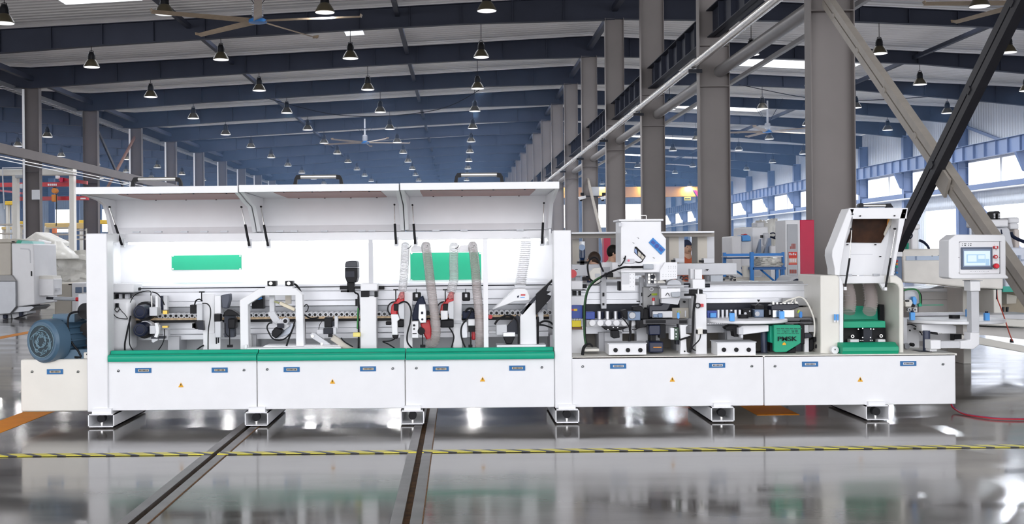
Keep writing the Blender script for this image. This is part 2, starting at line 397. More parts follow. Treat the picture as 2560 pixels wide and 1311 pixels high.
for i, h in enumerate(SKY):
    za, zb = roof_top(h[0]) + .24, roof_top(h[1]) + .24
    m = MB(); m.hexa([(h[0], h[2], za), (h[1], h[2], zb), (h[1], h[3], zb), (h[0], h[3], za)], [(h[0], h[2], za + .01), (h[1], h[2], zb + .01), (h[1], h[3], zb + .01), (h[0], h[3], za + .01)])
    struct(m.build('window_%d' % (i + 101), PANE), 'bright rooflight strip in the roof, among seen ones and added hidden ones')
# purlins (light gauge, run along the hall on top of the rafters)
# rafters
PROF = {
 'left hall': ([(XL, 8.74), (-12.7, 9.1), (-4.2, 9.55), (0.4, 9.76), (XR, 9.86)], XL, XR),
 'right hall': ([(XR, 9.88), (14.5, 9.70), (20, 9.42), (26.5, 8.78), (XW - .35, 8.55)], XR, XW),
 'far left hall': ([(XLL, 9.7), (-30, 9.55), (-22, 8.95), (XL, 8.74)], XLL, XL),
 'outermost left hall': ([(XO, 8.74), (-58, 9.3), (-50, 9.6), (XLL, 9.7)], XO, XLL)}
def rafter(which, y, i):
    pts, x0, x1 = PROF[which]
    o = thing('roof_rafter', 'dark blue-grey steel roof rafter over the %s, %s' % (which, nth(i)), 'rafter', ((x0 + x1) / 2, y, pts[0][1]), 'roof rafters over the %s' % which)
    poly = [(x, z) for x, z in pts]; top = [(x, roof_top(x)) for x, z in reversed(pts)]
    MB().profy(y - .008, y + .008, poly + top).build('web', RAFT, o)
    fl = MB(); ft = MB()
    for a, c in zip(pts[:-1], pts[1:]):
        fl.beam((a[0], y, a[1]), (c[0], y, c[1]), .26, .025); ft.beam((a[0], y, roof_top(a[0])), (c[0], y, roof_top(c[0])), .26, .025)
    fl.build('bottom_flange', RAFT, o); ft.build('top_flange', RAFT, o)
    n = 13 if y < 80 else 9
    for k in range(1, n):
        x = pts[0][0] + (pts[-1][0] - pts[0][0]) * k / n; zb = None
        for a, c in zip(pts[:-1], pts[1:]):
            if a[0] <= x <= c[0]: zb = a[1] + (c[1] - a[1]) * (x - a[0]) / (c[0] - a[0])
        MB().box(x - .012, x + .012, y - .125, y - .008, zb + .01, roof_top(x) - .01).build('stiffener', RAFT, o)
    return o
for which in PROF:
    for i, y in enumerate([f for f in FR if f > (37 if 'outer' not in which else 100)]): rafter(which, y, i)
# longitudinal struts between rafters
def strut(x, z, lab, y0=33.6, y1=161.6, w=.16):
    o = MB().box(x - w / 2, x + w / 2, y0, y1, z - w / 2, z + w / 2).build('roof_tie', RAFT); tag(o, lab, 'roof tie', 'long steel ties under the roof')
for x, lab in ((-9.6, 'long steel tie under the left hall roof, left of the ceiling fans'), (-2.1, 'long steel tie under the left hall roof, right of the ceiling fans'),
               (12.4, 'long steel tie under the right hall roof, nearer the columns'), (19.6, 'long steel tie under the right hall roof, nearer the wall'),
               (-30.0, 'long steel tie under the far left hall roof')):
    strut(x, roof_top(x) - .25, lab)
strut(XR, 10.25, 'steel ridge tie along the heads of the middle columns', 9.6, 161.6, .2)
strut(XL, 9.15, 'steel valley tie along the heads of the left columns', 33.6, 161.6, .2)

# columns: webs face the camera, flanges at both sides
def column(name, x0, x1, y, z1, mt, lab, grp, fw=.3, strip=False):
    o = thing(name, lab, 'column', ((x0 + x1) / 2, y, 0), grp)
    MB().box(x0 + .014, x1 - .014, y - .01, y + .01, 0, z1).build('web', mt, o)
    MB().box(x0, x0 + .016, y - fw / 2, y + fw / 2, 0, z1).build('flange', mt, o)
    MB().box(x1 - .016, x1, y - fw / 2, y + fw / 2, 0, z1).build('flange', mt, o)
    if strip: MB().box(x0 + .017, x0 + .11, y - fw / 2 - .012, y - fw / 2 + .03, .1, z1 - .05).build('white_strip', WHITE, o)
    m = MB()
    for z in (5.15, 6.05):
        m.box(x0 + .016, x1 - .016, y - fw / 2, y - .01, z, z + .015)
    m.build('stiffener_plate', mt, o)
    MB().box(x0 - .08, x1 + .08, y - fw / 2 - .08, y + fw / 2 + .08, 0, .03).build('base_plate', mt, o)
    return o
for i, y in enumerate(FR):
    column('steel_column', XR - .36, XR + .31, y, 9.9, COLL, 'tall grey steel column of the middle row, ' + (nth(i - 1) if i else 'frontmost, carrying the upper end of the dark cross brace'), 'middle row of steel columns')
for i, y in enumerate([f for f in FR if f > 37]):
    column('steel_column', XL - .36, XL + .36, y, 8.74, COLM, 'tall grey steel column of the left row, ' + nth(i), 'left row of steel columns', .34, strip=(i != 2))
for i, y in enumerate([f for f in FR if f > 41]):
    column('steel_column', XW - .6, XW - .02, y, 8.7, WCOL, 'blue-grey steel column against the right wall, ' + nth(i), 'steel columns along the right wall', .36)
for i, y in enumerate([f for f in FR if f > 80]):
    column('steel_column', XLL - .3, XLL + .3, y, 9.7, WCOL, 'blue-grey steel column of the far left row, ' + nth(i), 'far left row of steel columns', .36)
# walls
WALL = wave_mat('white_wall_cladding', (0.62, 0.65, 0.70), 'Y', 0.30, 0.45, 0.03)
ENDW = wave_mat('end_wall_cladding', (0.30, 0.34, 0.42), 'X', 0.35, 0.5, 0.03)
doors = [(8 * (k + .2) + .9, 8 * (k + .2) + 6.2) for k in range(4, 21)]
m = MB()
m.box(XW, XW + .12, YF, YE, 6.35, 9.6); m.box(XW, XW + .12, YF, YE, 3.8, 4.95)
yy = YF
for a, c in doors:
    m.box(XW, XW + .12, yy, a, 0, 3.8); yy = c
m.box(XW, XW + .12, yy, YE, 0, 3.8)
struct(m.build('wall_right', WALL), 'white corrugated right wall of the hall')
struct(MB().box(XW + .05, XW + .06, YF, YE, 4.95, 6.35).build('window_8', PANE), 'bright clerestory window band along the right wall')
m = MB(); m.box(XW - .01, XW + .13, YF, YE, 4.9, 4.98); m.box(XW - .01, XW + .13, YF, YE, 6.32, 6.4)
for y in FR: m.box(XW + .02, XW + .1, y + 3.9, y + 4.1, 4.95, 6.35)
struct(m.build('trim_1', WHITE), 'white frame of the right clerestory windows')
for i, (a, c) in enumerate(doors):
    struct(MB().box(XW + .04, XW + .05, a, c, 0.02, 3.8).build('window_%d' % (10 + i), PANE), 'tall bright glazed opening in the right wall')
m = MB(); m.box(XO - .12, XO, YF, YE, 5.9, 10.9); m.box(XO - .12, XO, YF, YE, 0, 3.9)
struct(m.build('wall_left', WALL), 'corrugated outer wall of the far left hall')
struct(MB().box(XO - .06, XO - .05, YF, YE, 3.9, 5.9).build('window_9', PANE), 'bright window band along the far left wall')
m = MB(); wz0, wz1 = 5.0, 8.4
m.box(XO, XW, YE, YE + .2, wz1, 11.5); m.box(XO, XW, YE, YE + .2, 0, wz0)
x = XO
while x < XW: m.box(x, x + 1.6, YE, YE + .2, wz0, wz1); x += 5.0
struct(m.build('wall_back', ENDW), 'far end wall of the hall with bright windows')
struct(MB().box(XO, XW, YE + .1, YE + .11, wz0, wz1).build('window_40', PANE), 'bright windows in the far end wall')
# right-wall crane girder, ledge beam and pipe
def girder(lab, x, z0, z1, y0, y1, mt, side, step=1.3, grp='crane runway girders'):
    o = thing('runway_girder', lab, 'girder', (x, (y0 + y1) / 2, z0), grp)
    MB().box(x - .008, x + .008, y0, y1, z0, z1).build('web', mt, o)
    MB().box(x - .15, x + .15, y0, y1, z1 - .02, z1).build('top_flange', mt, o)
    MB().box(x - .13, x + .13, y0, y1, z0, z0 + .02).build('bottom_flange', mt, o)
    n = 0; y = y0 + .3; m = MB()
    while y < y1:
        if n < 90: MB().box(min(x, x + side * .12), max(x, x + side * .12), y - .012, y + .012, z0 + .02, z1 - .02).build('stiffener', mt, o)
        else: m.box(min(x, x + side * .12), max(x, x + side * .12), y - .02, y + .02, z0 + .02, z1 - .02)
        n += 1; y += step
    if m.v: m.build('far_stiffeners', mt, o)['kind'] = 'stuff'
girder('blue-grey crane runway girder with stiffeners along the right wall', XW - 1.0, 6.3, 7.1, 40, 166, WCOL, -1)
for i, (ya, yb) in enumerate(zip(FR[:-1], FR[1:])): girder('dark ribbed crane runway girder between middle columns, ' + nth(i) + ' bay', XR - .02, 6.25, 6.85, ya + .02, yb - .02, RAFT, -1, 1.1, 'runway girders between the middle columns')
m = MB()
for y in FR:
    if y > 41: 
        m.box(XW - 1.15, XW - .6, y - .12, y + .12, 5.95, 6.28); m.box(XW - .9, XW - .6, y - .12, y + .12, 5.3, 5.95)
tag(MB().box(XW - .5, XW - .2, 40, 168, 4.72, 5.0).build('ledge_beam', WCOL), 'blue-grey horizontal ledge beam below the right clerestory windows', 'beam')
for i, y in enumerate([f for f in FR if f > 41]):
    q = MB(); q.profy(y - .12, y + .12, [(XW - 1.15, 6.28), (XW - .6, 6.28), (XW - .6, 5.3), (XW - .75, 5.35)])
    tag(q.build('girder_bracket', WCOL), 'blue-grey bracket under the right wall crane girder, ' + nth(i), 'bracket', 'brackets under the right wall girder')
tag(MB().cyl((XW - .75, 40, 4.62), (XW - .75, 168, 4.62), .06).build('wall_pipe', ALU), 'pale pipe running along the right wall below the ledge beam', 'pipe')
# left crane runway on the left columns
o = thing('crane_runway', 'grey crane runway beam with conductor rails crossing the left columns', 'runway', (-17.5, 60, 5.5))
MB().box(-17.6, -17.4, 36, 120, 5.5, 5.88).build('beam', COLM, o)
MB().box(-17.38, -17.34, 36, 120, 5.34, 5.38).build('conductor_rail', STEEL, o)
MB().box(-17.38, -17.34, 36, 120, 5.22, 5.25).build('conductor_rail', ALU, o)
# middle row pipes
p = thing('ceiling_pipe', 'shiny silver pipe running along the faces of the middle columns', 'pipe', (5.2, 20, 5.6))
MB().cyl((5.2, 9.6, 5.62), (5.2, 150, 5.62), .085).build('pipe', mat('galvanised_pipe', (0.75, 0.73, 0.70), 0.25, 0.9), p)
for y in FR[:9]:
    MB().box(5.1, 5.4, y - .17, y - .13, 5.45, 5.53).build('bracket', DARK, p)
tag(MB().cyl((5.82, 9.7, 5.5), (5.82, 150, 5.5), .13, 20).build('strut_tube', mat('grey_tube', (0.30, 0.29, 0.29), 0.35)), 'thick grey tube passing through the middle column webs beside the silver pipe', 'tube')
tag(MB().box(6.15, 6.23, 9.7, 150, 5.28, 5.36).build('angle_rail', mat('grey_tube', (0.3, 0.29, 0.29))), 'thin grey steel rail on the far side of the middle columns', 'rail')
# X brace beside the machine, between the nearest middle column and the next one off picture
def brace(lab, p, q, w, d, mt, grp):
    o = thing('cross_brace', lab, 'brace', q, grp)
    p, q = Vector(p), Vector(q); dr = (q - p).normalized(); n = Vector((1, 0, 0)); s = dr.cross(n).normalized()
    for sg in (-1, 1):
        MB().beam(p + s * sg * w * .27, q + s * sg * w * .27, d, w * .44, n.cross(dr)).build('angle_bar', mt, o)
    MB().beam(p + n * .02, q + n * .02, .02, w * .3, n.cross(dr)).build('batten', BLACK if mt is BRACED else mt, o)
    L = (q - p).length; k = .6
    while k < L:
        c = p + dr * k; MB().beam(c - dr * .04 - n * .02, c + dr * .04 - n * .02, d * .8, w * .25, n.cross(dr)).build('spacer_or_shade_gap', mt, o); k += 1.2
    return o
brace('beige cross brace leaning down to the right beside the open hood', (5.55, 17.35, 5.3), (5.55, 9.75, .06), .22, .10, BRACE, 'cross braces beside the machine')
brace('dark cross brace leaning down to the left behind the open hood', (5.43, 9.75, 5.0), (5.43, 16.4, .06), .22, .10, BRACED, 'cross braces beside the machine')
MB().beam((5.47, 13.3, 2.49), (5.47, 12.92, 2.22), .03, .24).build('gusset_plate', BRACE, bpy.data.objects['cross_brace'])
# braces further back
def thin(lab, p, q, mt, w=.16): tag(MB().beam(p, q, .08, w).build('diagonal_brace', mt), lab, 'brace', 'thin diagonal braces between columns')
thin('dark thin diagonal brace between the second and third left columns', (-18.1, 57.8, 8.2), (-18.1, 65.4, 3.6), BRACED)
thin('rusty thin diagonal brace between the second and third left columns', (-18.2, 57.8, 3.6), (-18.2, 65.4, 8.2), mat('primer_brown', (0.20, 0.10, 0.07), .6))
thin('pale thin diagonal brace beside the farther middle columns', (5.6, 49.8, 4.7), (5.6, 42.0, 0.4), BRACE)
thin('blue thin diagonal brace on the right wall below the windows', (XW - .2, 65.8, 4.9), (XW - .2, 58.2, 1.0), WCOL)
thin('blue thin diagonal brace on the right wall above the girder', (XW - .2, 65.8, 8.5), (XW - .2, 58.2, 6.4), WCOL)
# hanging cable tray at the left
o = thing('cable_tray', 'hanging wire cable tray running behind the left columns', 'cable tray', (-19.2, 70, 8.7))
MB().box(-19.25, -19.2, 40, 130, 8.66, 8.84).build('side_rail', MGREY, o); MB().box(-18.92, -18.88, 40, 130, 8.66, 8.84).build('side_rail', MGREY, o)
m = MB(); y = 40
while y < 130: m.box(-19.2, -18.9, y, y + .05, 8.67, 8.69); y += .5
q = m.build('rungs', ALU, o); q['kind'] = 'stuff'
for y in range(44, 120, 8): MB().cyl((-19.05, y, 8.8), (-19.05, y, 9.75), .012, 6).build('hanger', ALU, o)

# ------------------------------------------------------------------ high-bay lamps
proto = thing('pendant_lamp', 'lamp', 'lamp', (0, 0, -50))
MB().lathe((0, 0, 0), (0, 0, 1), [(.285, 0), (.29, .02), (.27, .06), (.21, .17), (.155, .25), (.13, .27)], 20).build('shade', LAMPB, proto, local=True)
MB().lathe((0, 0, -.012), (0, 0, 1), [(.24, 0), (.275, .006), (.28, .012)], 20).build('lens', LENS, proto, local=True)
MB().lathe((0, 0, .25), (0, 0, 1), [(.13, 0), (.135, .05), (.125, .09), (.13, .13), (.12, .2), (.09, .27), (.05, .3)], 16).build('housing', BLACK, proto, local=True)
m = MB(); m.tube([(-.07, 0, .5), (-.06, 0, .58), (.06, 0, .58), (.07, 0, .5)], .012, 6).build('hook', BLACK, proto, local=True)
# cord is one unit long and set per lamp through its own copy's scale
ll = bpy.data.lights.new('lamp_light', 'AREA'); ll.shape = 'DISK'; ll.size = 0.5; ll.energy = LAMP_W; ll.color = (0.97, 0.97, 1.0)
lr = bpy.data.lights.new('lamp_light', 'AREA'); lr.shape = 'DISK'; lr.size = 0.5; lr.energy = LAMP_WR; lr.color = (0.85, 0.91, 1.0)
lo = bpy.data.objects.new('lamp_light', ll); COL.objects.link(lo); lo.parent = proto; lo.location = (0, 0, -.016)
cord = MB().cyl((0, 0, 0), (0, 0, 1), .012, 6).build('cord', BLACK, proto, local=True); cord.location.z = .57
LROWS = [('left hall', -13.1, 'row by the left columns'), ('left hall', -8.45, 'second row from the left columns'), ('left hall', -3.8, 'third row from the left columns'), ('left hall', .9, 'row by the middle columns'),
         ('right hall', 10.6, 'row by the middle columns'), ('right hall', 15.2, 'second row from the middle columns'), ('right hall', 19.85, 'third row from the middle columns'), ('right hall', 24.4, 'row by the wall'),
         ('far left hall', -23.2, 'row by the left columns'), ('far left hall', -27.9, 'second row beyond the left columns'), ('far left hall', -32.5, 'third row beyond the left columns')]
first = True
for hall, x, rowname in LROWS:
    n = 0
    pts = PROF[hall][0]
    for y in [f for f in FR if 30 < f < 140]:
        px, py = proj((x, y, 8.6))
        if not (-20 < px < 2580 and -12 < py < 470): continue
        zb = [a[1] + (c[1] - a[1]) * (x - a[0]) / (c[0] - a[0]) for a, c in zip(pts[:-1], pts[1:]) if a[0] <= x <= c[0]][0]
        lab = 'black high-bay lamp, %s, %s, %s' % (hall, rowname, nth(n)); n += 1
        loc = (x, y, min(8.55, zb - 0.75))
        if first: o = proto; o.location = loc; o['label'] = lab; o['group'] = 'high-bay lamps in the ' + hall; first = False
        else: o = copy_tree(proto, loc, lab, 'high-bay lamps in the ' + hall)
        for ch in o.children:
            if ch.type == 'LIGHT' and hall == 'right hall': ch.data = lr
            if ch.name.startswith('cord'): ch.scale = (1, 1, zb - loc[2] - .57)

# ------------------------------------------------------------------ big ceiling fans
FANB = mat('fan_blade_tan', (0.33, 0.25, 0.17), 0.4, var=0.1)
def fan(x, y, z, lab, R=3.05, rot=0.0, n=5):
    o = thing('ceiling_fan', lab, 'fan', (x, y, z), 'giant ceiling fans')
    zt = roof_top(x) - .1
    MB().cyl((x, y, z + .25), (x, y, zt), .06, 12).build('rod', ALU, o)
    m = MB(); m.cyl((x, y, z + .12), (x, y, z + .5), .12, 16); 
    for k in range(6): m.cyl((x, y, z + .16 + k * .055), (x, y, z + .18 + k * .055), .17, 16)
    m.build('motor', LGREY, o)
    MB().lathe((x, y, z - .06), (0, 0, 1), [(.12, 0), (.26, .03), (.28, .1), (.14, .18)], 20).build('hub', BLUE, o)
    for s in range(4):
        a = s * math.pi / 2 + .6; MB().tube([(x + .1 * math.cos(a), y + .1 * math.sin(a), z + .5), (x + 1.1 * math.cos(a), y + 1.1 * math.sin(a), zt)], .01, 6, 0).build('guy_wire', DARK, o)
    for k in range(n):
        a = rot + k * 2 * math.pi / n; d = Vector((math.cos(a), math.sin(a), 0)); s = Vector((-math.sin(a), math.cos(a), 0))
        q = MB(); c = Vector((x, y, z + .02)); u = Vector((0, 0, 1))
        def sec(r, w, tw): return [c + d * r + s * w * .5 + u * tw, c + d * r + s * w * .1 + u * (tw * .3 + .03), c + d * r - s * w * .5 - u * tw, c + d * r + s * w * .1 + u * (tw * .3 - .01)]
        q.hexa(sec(.2, .24, .05), sec(R, .20, .035)); q.build('blade', FANB, o)
        MB().beam(c + d * R, c + d * (R + .03) + u * .08, .2, .02).build('blade_tip', FANB, o)
fan(-5.75, 33.6, 8.30, 'giant ceiling fan with five tan blades high over the left hall, above the first hood', rot=math.radians(-8))
fan(-5.85, 73.6, 8.55, 'giant ceiling fan with tan blades far off over the left hall', rot=math.radians(15), R=2.9)
fan(16.9, 34.2, 8.75, 'giant ceiling fan over the right hall above the dark cross brace', rot=math.radians(180))
fan(17.6, 65.6, 8.2, 'giant ceiling fan far off over the right hall between columns', rot=math.radians(170))

# haze hanging in the far hall
hz = bpy.data.materials.new('hall_haze'); hz.use_nodes = True; nt = hz.node_tree; nt.nodes.remove(nt.nodes['Principled BSDF'])
vs = nt.nodes.new('ShaderNodeVolumeScatter'); vs.inputs['Color'].default_value = (0.30, 0.54, 1.0, 1); vs.inputs['Density'].default_value = HAZE
nt.links.new(vs.outputs[0], nt.nodes['Material Output'].inputs['Volume'])
h = MB().box(XO + .5, XW - 1.5, 45, YE - 1, .3, 10.6).build('haze', hz); tag(h, 'bluish haze hanging in the far part of the hall', 'haze'); h['kind'] = 'stuff'

for lab, pts in (('thin black wire sagging under the left hall roof before the far fan', [(-9.5, 57.5, 9.3), (-5.5, 57.3, 8.35), (-1, 57.3, 8.6), (1.5, 57.5, 9.82)]), ('thin black wire sagging under the right hall roof near the wall', [(14, 57.5, 9.75), (18.5, 57.3, 8.9), (24, 57.5, 9.08)])):
    tag(MB().tube(pts, .02, 6, 6).build('overhead_wire', BLACK), lab, 'wire')
# ================================================================== THE EDGE-BANDING MACHINE
MC = thing('edge_banding_machine', 'long white edge banding machine with open hoods and green pads above slotted floor rails', 'machine', (0.5, 10.9, 0))
def unit(name, px, py, Y, label=None, parent=None):
    o = bpy.data.objects.new(name, None); COL.objects.link(o); o.parent = parent or MC; o.empty_display_size = .1
    o.location = W(px, py, Y) - wloc(o.parent)
    if label: o['label'] = label
    return o
# ---- base: panels, body, feet
def panel(x0, y0, x1, y1, mt, name='front_panel', Y=10.5):
    return MB().pb(x0, y0, x1, y1, Y, .03).build(name, mt, MC, .006)
P0 = MB().pb(51, 899, 222, 1030, 10.56, .85).build('base_end', IVORY, MC, .015)
panels = [P0, panel(271, 900, 641.5, 1026, WHITE), panel(643.5, 898, 1012, 1023, WHITE), panel(1014, 896, 1386, 1020.5, WHITE), panel(1429, 891, 1909, 1017, WHITE), panel(1911, 887.5, 2389, 1013, WHITE)]
c = W(1220, 1020, 10.5)
MB().box(-3.36, 4.5, 10.535, 11.42, .17, .57).build('base_body', IVORY, MC)
MB().box(1.03, 4.515, 10.5, 11.42, .585, .602).build('base_top', IVORY, MC)
MB().box(-3.3, 1.03, 10.55, 11.42, .56, .575).build('base_floor', LGREY, MC)
FEET = [(220, 285, 1036, 1070), (612, 670, 1031, 1067), (1002, 1060, 1027, 1064.5), (1389, 1448, 1024, 1061), (1778, 1836, 1018, 1057), (2165, 2223, 1014, 1053)]
for x0, x1, y0, y1 in FEET:
    a, b_ = W(x0, y1, 10.44), W(x1, y0, 10.44); t = .009
    xa, xb, zb = a.x, b_.x, b_.z
    m = MB(); m.box(xa, xb, 10.44, 11.5, 0.012, .012 + t); m.box(xa, xb, 10.44, 11.5, zb - t, zb)
    m.box(xa, xa + t, 10.44, 11.5, .012, zb); m.box(xb - t, xb, 10.44, 11.5, .012, zb)
    m.box(xa + .03, xb - .03, 10.46, 11.4, zb, .175)
    f = m.build('foot_beam', WHITE, MC)
    cx = (xa + xb) / 2 + (-.01 if x0 < 700 else 0)
    MB().cyl((cx, 10.47, .085), (cx, 10.54, .085), .036, 20).build('bolt_head', BLACK, f)
    MB().cyl((cx, 10.5, .012), (cx, 10.5, .085), .014, 12).build('levelling_screw', STEEL, f)
    MB().cyl((cx, 10.5, 0.0), (cx, 10.5, .02), .035, 16).build('levelling_pad', BLACK, f)
    MB().cyl((cx, 11.35, 0.0), (cx, 11.35, .012), .035, 16).build('levelling_pad', BLACK, f)
# label plates and warning signs on the panels
def plate(x, y, par, Y=10.493, pill=LABELT):
    o = MB().pb(x - 20, y - 6.2, x + 20, y + 6.2, Y, .006).build('label_plate', mat('plate_blue', (.005, .13, .36), .4), par)
    MB().pb(x - 13, y - 2.8, x + 14, y + 2.8, Y - .002, .003).build('text_strip', pill, o)
    m = MB()
    for k in range(7): m.pb(x - 10 + k * 3.2, y - 1.8, x - 8.4 + k * 3.2, y + 1.8, Y - .0035, .002)
    m.build('text_marks', TEXTM, o)
def warn(x, y, par, Y=10.492, s=6.5, mt=None):
    o = MB().pp([(x - s, y + s * .8), (x + s, y + s * .8), (x, y - s * .95)], Y, .006).build('warning_sign', WARN, par)
    MB().pp([(x - 1.2, y - 3), (x + 1.2, y - 3), (x + .5, y + 2), (x - .5, y + 2)], Y - .002, .003).build('exclamation_mark', TEXTM, o)
for x, y, p in ((137, 930, 0), (358, 927, 1), (549, 926, 1), (729, 924.5, 2), (920, 923, 2), (1102, 923, 3), (1293, 921, 3), (1545.5, 916, 4), (1793, 914, 4), (2025.5, 911, 5), (2271, 909.5, 5)):
    plate(x, y, panels[p], 10.552 if p == 0 else 10.493, LABELT if p < 4 else LGREY)
for x, y, p in ((452, 963.5, 1), (831, 954.5, 2), (1206.5, 949, 3), (1681, 949.5, 4), (2151, 949.5, 5)): warn(x, y, panels[p])
for x, y, p in ((80, 930, 0), (195, 930, 0), (296, 928, 1), (610, 926, 1), (668, 924, 2), (982, 922, 2), (1041, 921, 3), (1355, 919, 3), (1457, 917, 4), (1880, 916, 4), (1938, 916, 5), (2358, 911, 5)):
    o = MB().pr(x, y, 3, 1.8, 10.552 if p == 0 else 10.494, .004, 12).pb(x - 3.5, y + 1, x + 2, y + 2.4, 10.552 if p == 0 else 10.494, .004).build('panel_latch', TEXTM, panels[p])
# green pads along the top of the base
def pad(x0, x1, y0, y1):
    a, b_ = W(x0, (y0 + y1) / 2, 10.46), W(x1, (y0 + y1) / 2, 10.46); h = (y1 - y0) / 2 * 10.46 / F; z = (a.z + b_.z) / 2
    MB().profx(a.x, b_.x, [(10.452, z - h), (10.445, z - h * .5), (10.447, z), (10.46, z + h * .28), (10.53, z + h * .42), (10.545, z + h), (10.60, z + h), (10.64, z - h)]).build('green_pad', GREEN, MC, .003)
pad(270, 641.5, 878, 904); pad(643.5, 1012.5, 875, 901.5); pad(1014.5, 1385, 872, 899)
# pillars, header, hinge strip, back panel
MB().pb(216, 584, 269, 1031, 10.48, .2).build('pillar', WHITE, MC, .01)
MB().pb(1385.5, 576, 1429.5, 1021, 10.48, .2).build('pillar', WHITE, MC, .008)
a, b_ = W(270, 592, 11.15), W(1388, 587, 11.15)
MB().box(-3.35, .86, 11.15, 11.22, 1.685, 1.765).build('header_beam', WHITE, MC, .004)
MB().box(-3.35, -3.2, 10.68, 11.2, 1.685, 1.765).box(.84, .86, 10.68, 11.2, 1.62, 1.765).build('header_side', WHITE, MC)
for x0, x1 in ((-3.2, -2.0), (-1.9, -.55), (-.45, .8)):          # unseen work lights added behind the header to brighten the interior
    t = MB().cyl((x0, 11.25, 1.675), (x1, 11.25, 1.675), .012, 10).build('added_light_tube', mat('added_led_tube', (.9, .9, .9), .3, emit=(.95, .98, 1), es=8.0), MC)
    l = bpy.data.lights.new('added_work_light', 'AREA'); l.shape = 'RECTANGLE'; l.size = x1 - x0; l.size_y = .05; l.energy = WORK_W
    o = bpy.data.objects.new('added_work_light', l); COL.objects.link(o); o.parent = t; o.location = (0, 0, -.02)
BK = MB().box(-3.35, 1.03, 11.43, 11.46, .57, 1.74).build('back_panel', WHITE, MC)
MB().box(-3.35, -3.33, 10.68, 11.45, .57, 1.74).build('side_panel', WHITE, MC)
MB().box(-3.33, .86, 11.22, 11.46, 1.735, 1.755).build('rear_shelf', WHITE, MC)
for x in (340, 395, 460, 510, 560, 700, 735, 810, 905, 930, 1090, 1160, 1300):
    MB().pb(x - 9, 578.5 - (x - 340) * .0055, x + 9, 582.5 - (x - 340) * .0055, 11.12, .03).build('hinge', MGREY, MC)
def gplate(x0, y0, x1, y1):
    o = MB().pb(x0, y0, x1, y1, 11.415, .014).build('green_plate', GREENP, MC)
    m = MB()
    for x in (x0 + 3, x1 - 3): m.pc(x, y0 + 2, 2, 11.41, .006, 8); m.pc(x, y1 - 2, 2, 11.41, .006, 8)
    m.build('screws', WHITE, o)
gplate(429, 638.5, 603, 675); gplate(1026, 632, 1203, 703)
# posts inside the hood
MB().pb(921.5, 600, 932, 720, 10.95, .05).build('inner_post', LGREY, MC)
MB().pb(1208.5, 598, 1220, 874, 10.6, .05).build('inner_post', WHITE, MC)
MB().pb(900.5, 741, 941, 876, 10.85, .2).build('inner_pillar', WHITE, MC, .006)
# press beam, lower beam, pads and rollers
yz = [(11.42, 1.29), (11.2, 1.29), (11.16, 1.265), (11.16, 1.205), (11.165, 1.2), (11.16, 1.195), (11.16, 1.115), (11.165, 1.11), (11.15, 1.105), (11.15, 1.06), (11.2, 1.05), (11.42, 1.05)]
MB().profx(-3.3, .86, yz).build('press_beam', ALU, MC)
MB().ph(348, 1388, 722, 1.3, 11.05).build('drive_shaft', DARK, MC)
yz = [(11.42, .91), (11.13, .91), (11.13, .85), (11.135, .846), (11.13, .842), (11.13, .80), (11.135, .796), (11.12, .79), (11.12, .745), (11.42, .745)]
MB().profx(-3.3, .86, yz).build('lower_beam', ALU, MC)
MB().box(-3.2, .86, 11.0, 11.16, .915, .94).build('track_rail', BLACK, MC)
MB().box(-3.6, .86, 10.985, 11.1, .942, .962).build('track_pads', TAN, MC)
MB().box(-3.2, .86, 11.2, 11.42, .94, 1.05).build('roller_recess_shade', MGREY, MC)  # mid grey stands in for the shade of the roller recess
r0 = None
RZ = W(700, 788, 11.0).z
for i in range(74):
    x = (399 + 13.35 * i - CX) * 11.0 / F
    if r0 is None:
        m = MB(); m.ring((0, -.015, 0), (0, .1, 0), .0255, .012, 14); r0 = m.build('press_roller', LGREY, MC, local=True); r0.location = Vector((x, 11.01, RZ + .0)) - wloc(MC)
        q = MB().ring((0, -.018, 0), (0, -.01, 0), .013, .006, 12).build('bearing', BLACK, r0, local=True); q.location = (0, 0, 0)
    else:
        copy_tree(r0, Vector((x, 11.01, RZ)) - wloc(MC), parent=MC)
for x0, x1, y0 in ((420, 448, 842), (628, 640, 838), (1000, 1020, 840), (1180, 1200, 845), (1375, 1385, 838)):
    MB().pb(x0, y0, x1, 880, 11.05, .3).build('beam_leg', LGREY, MC)
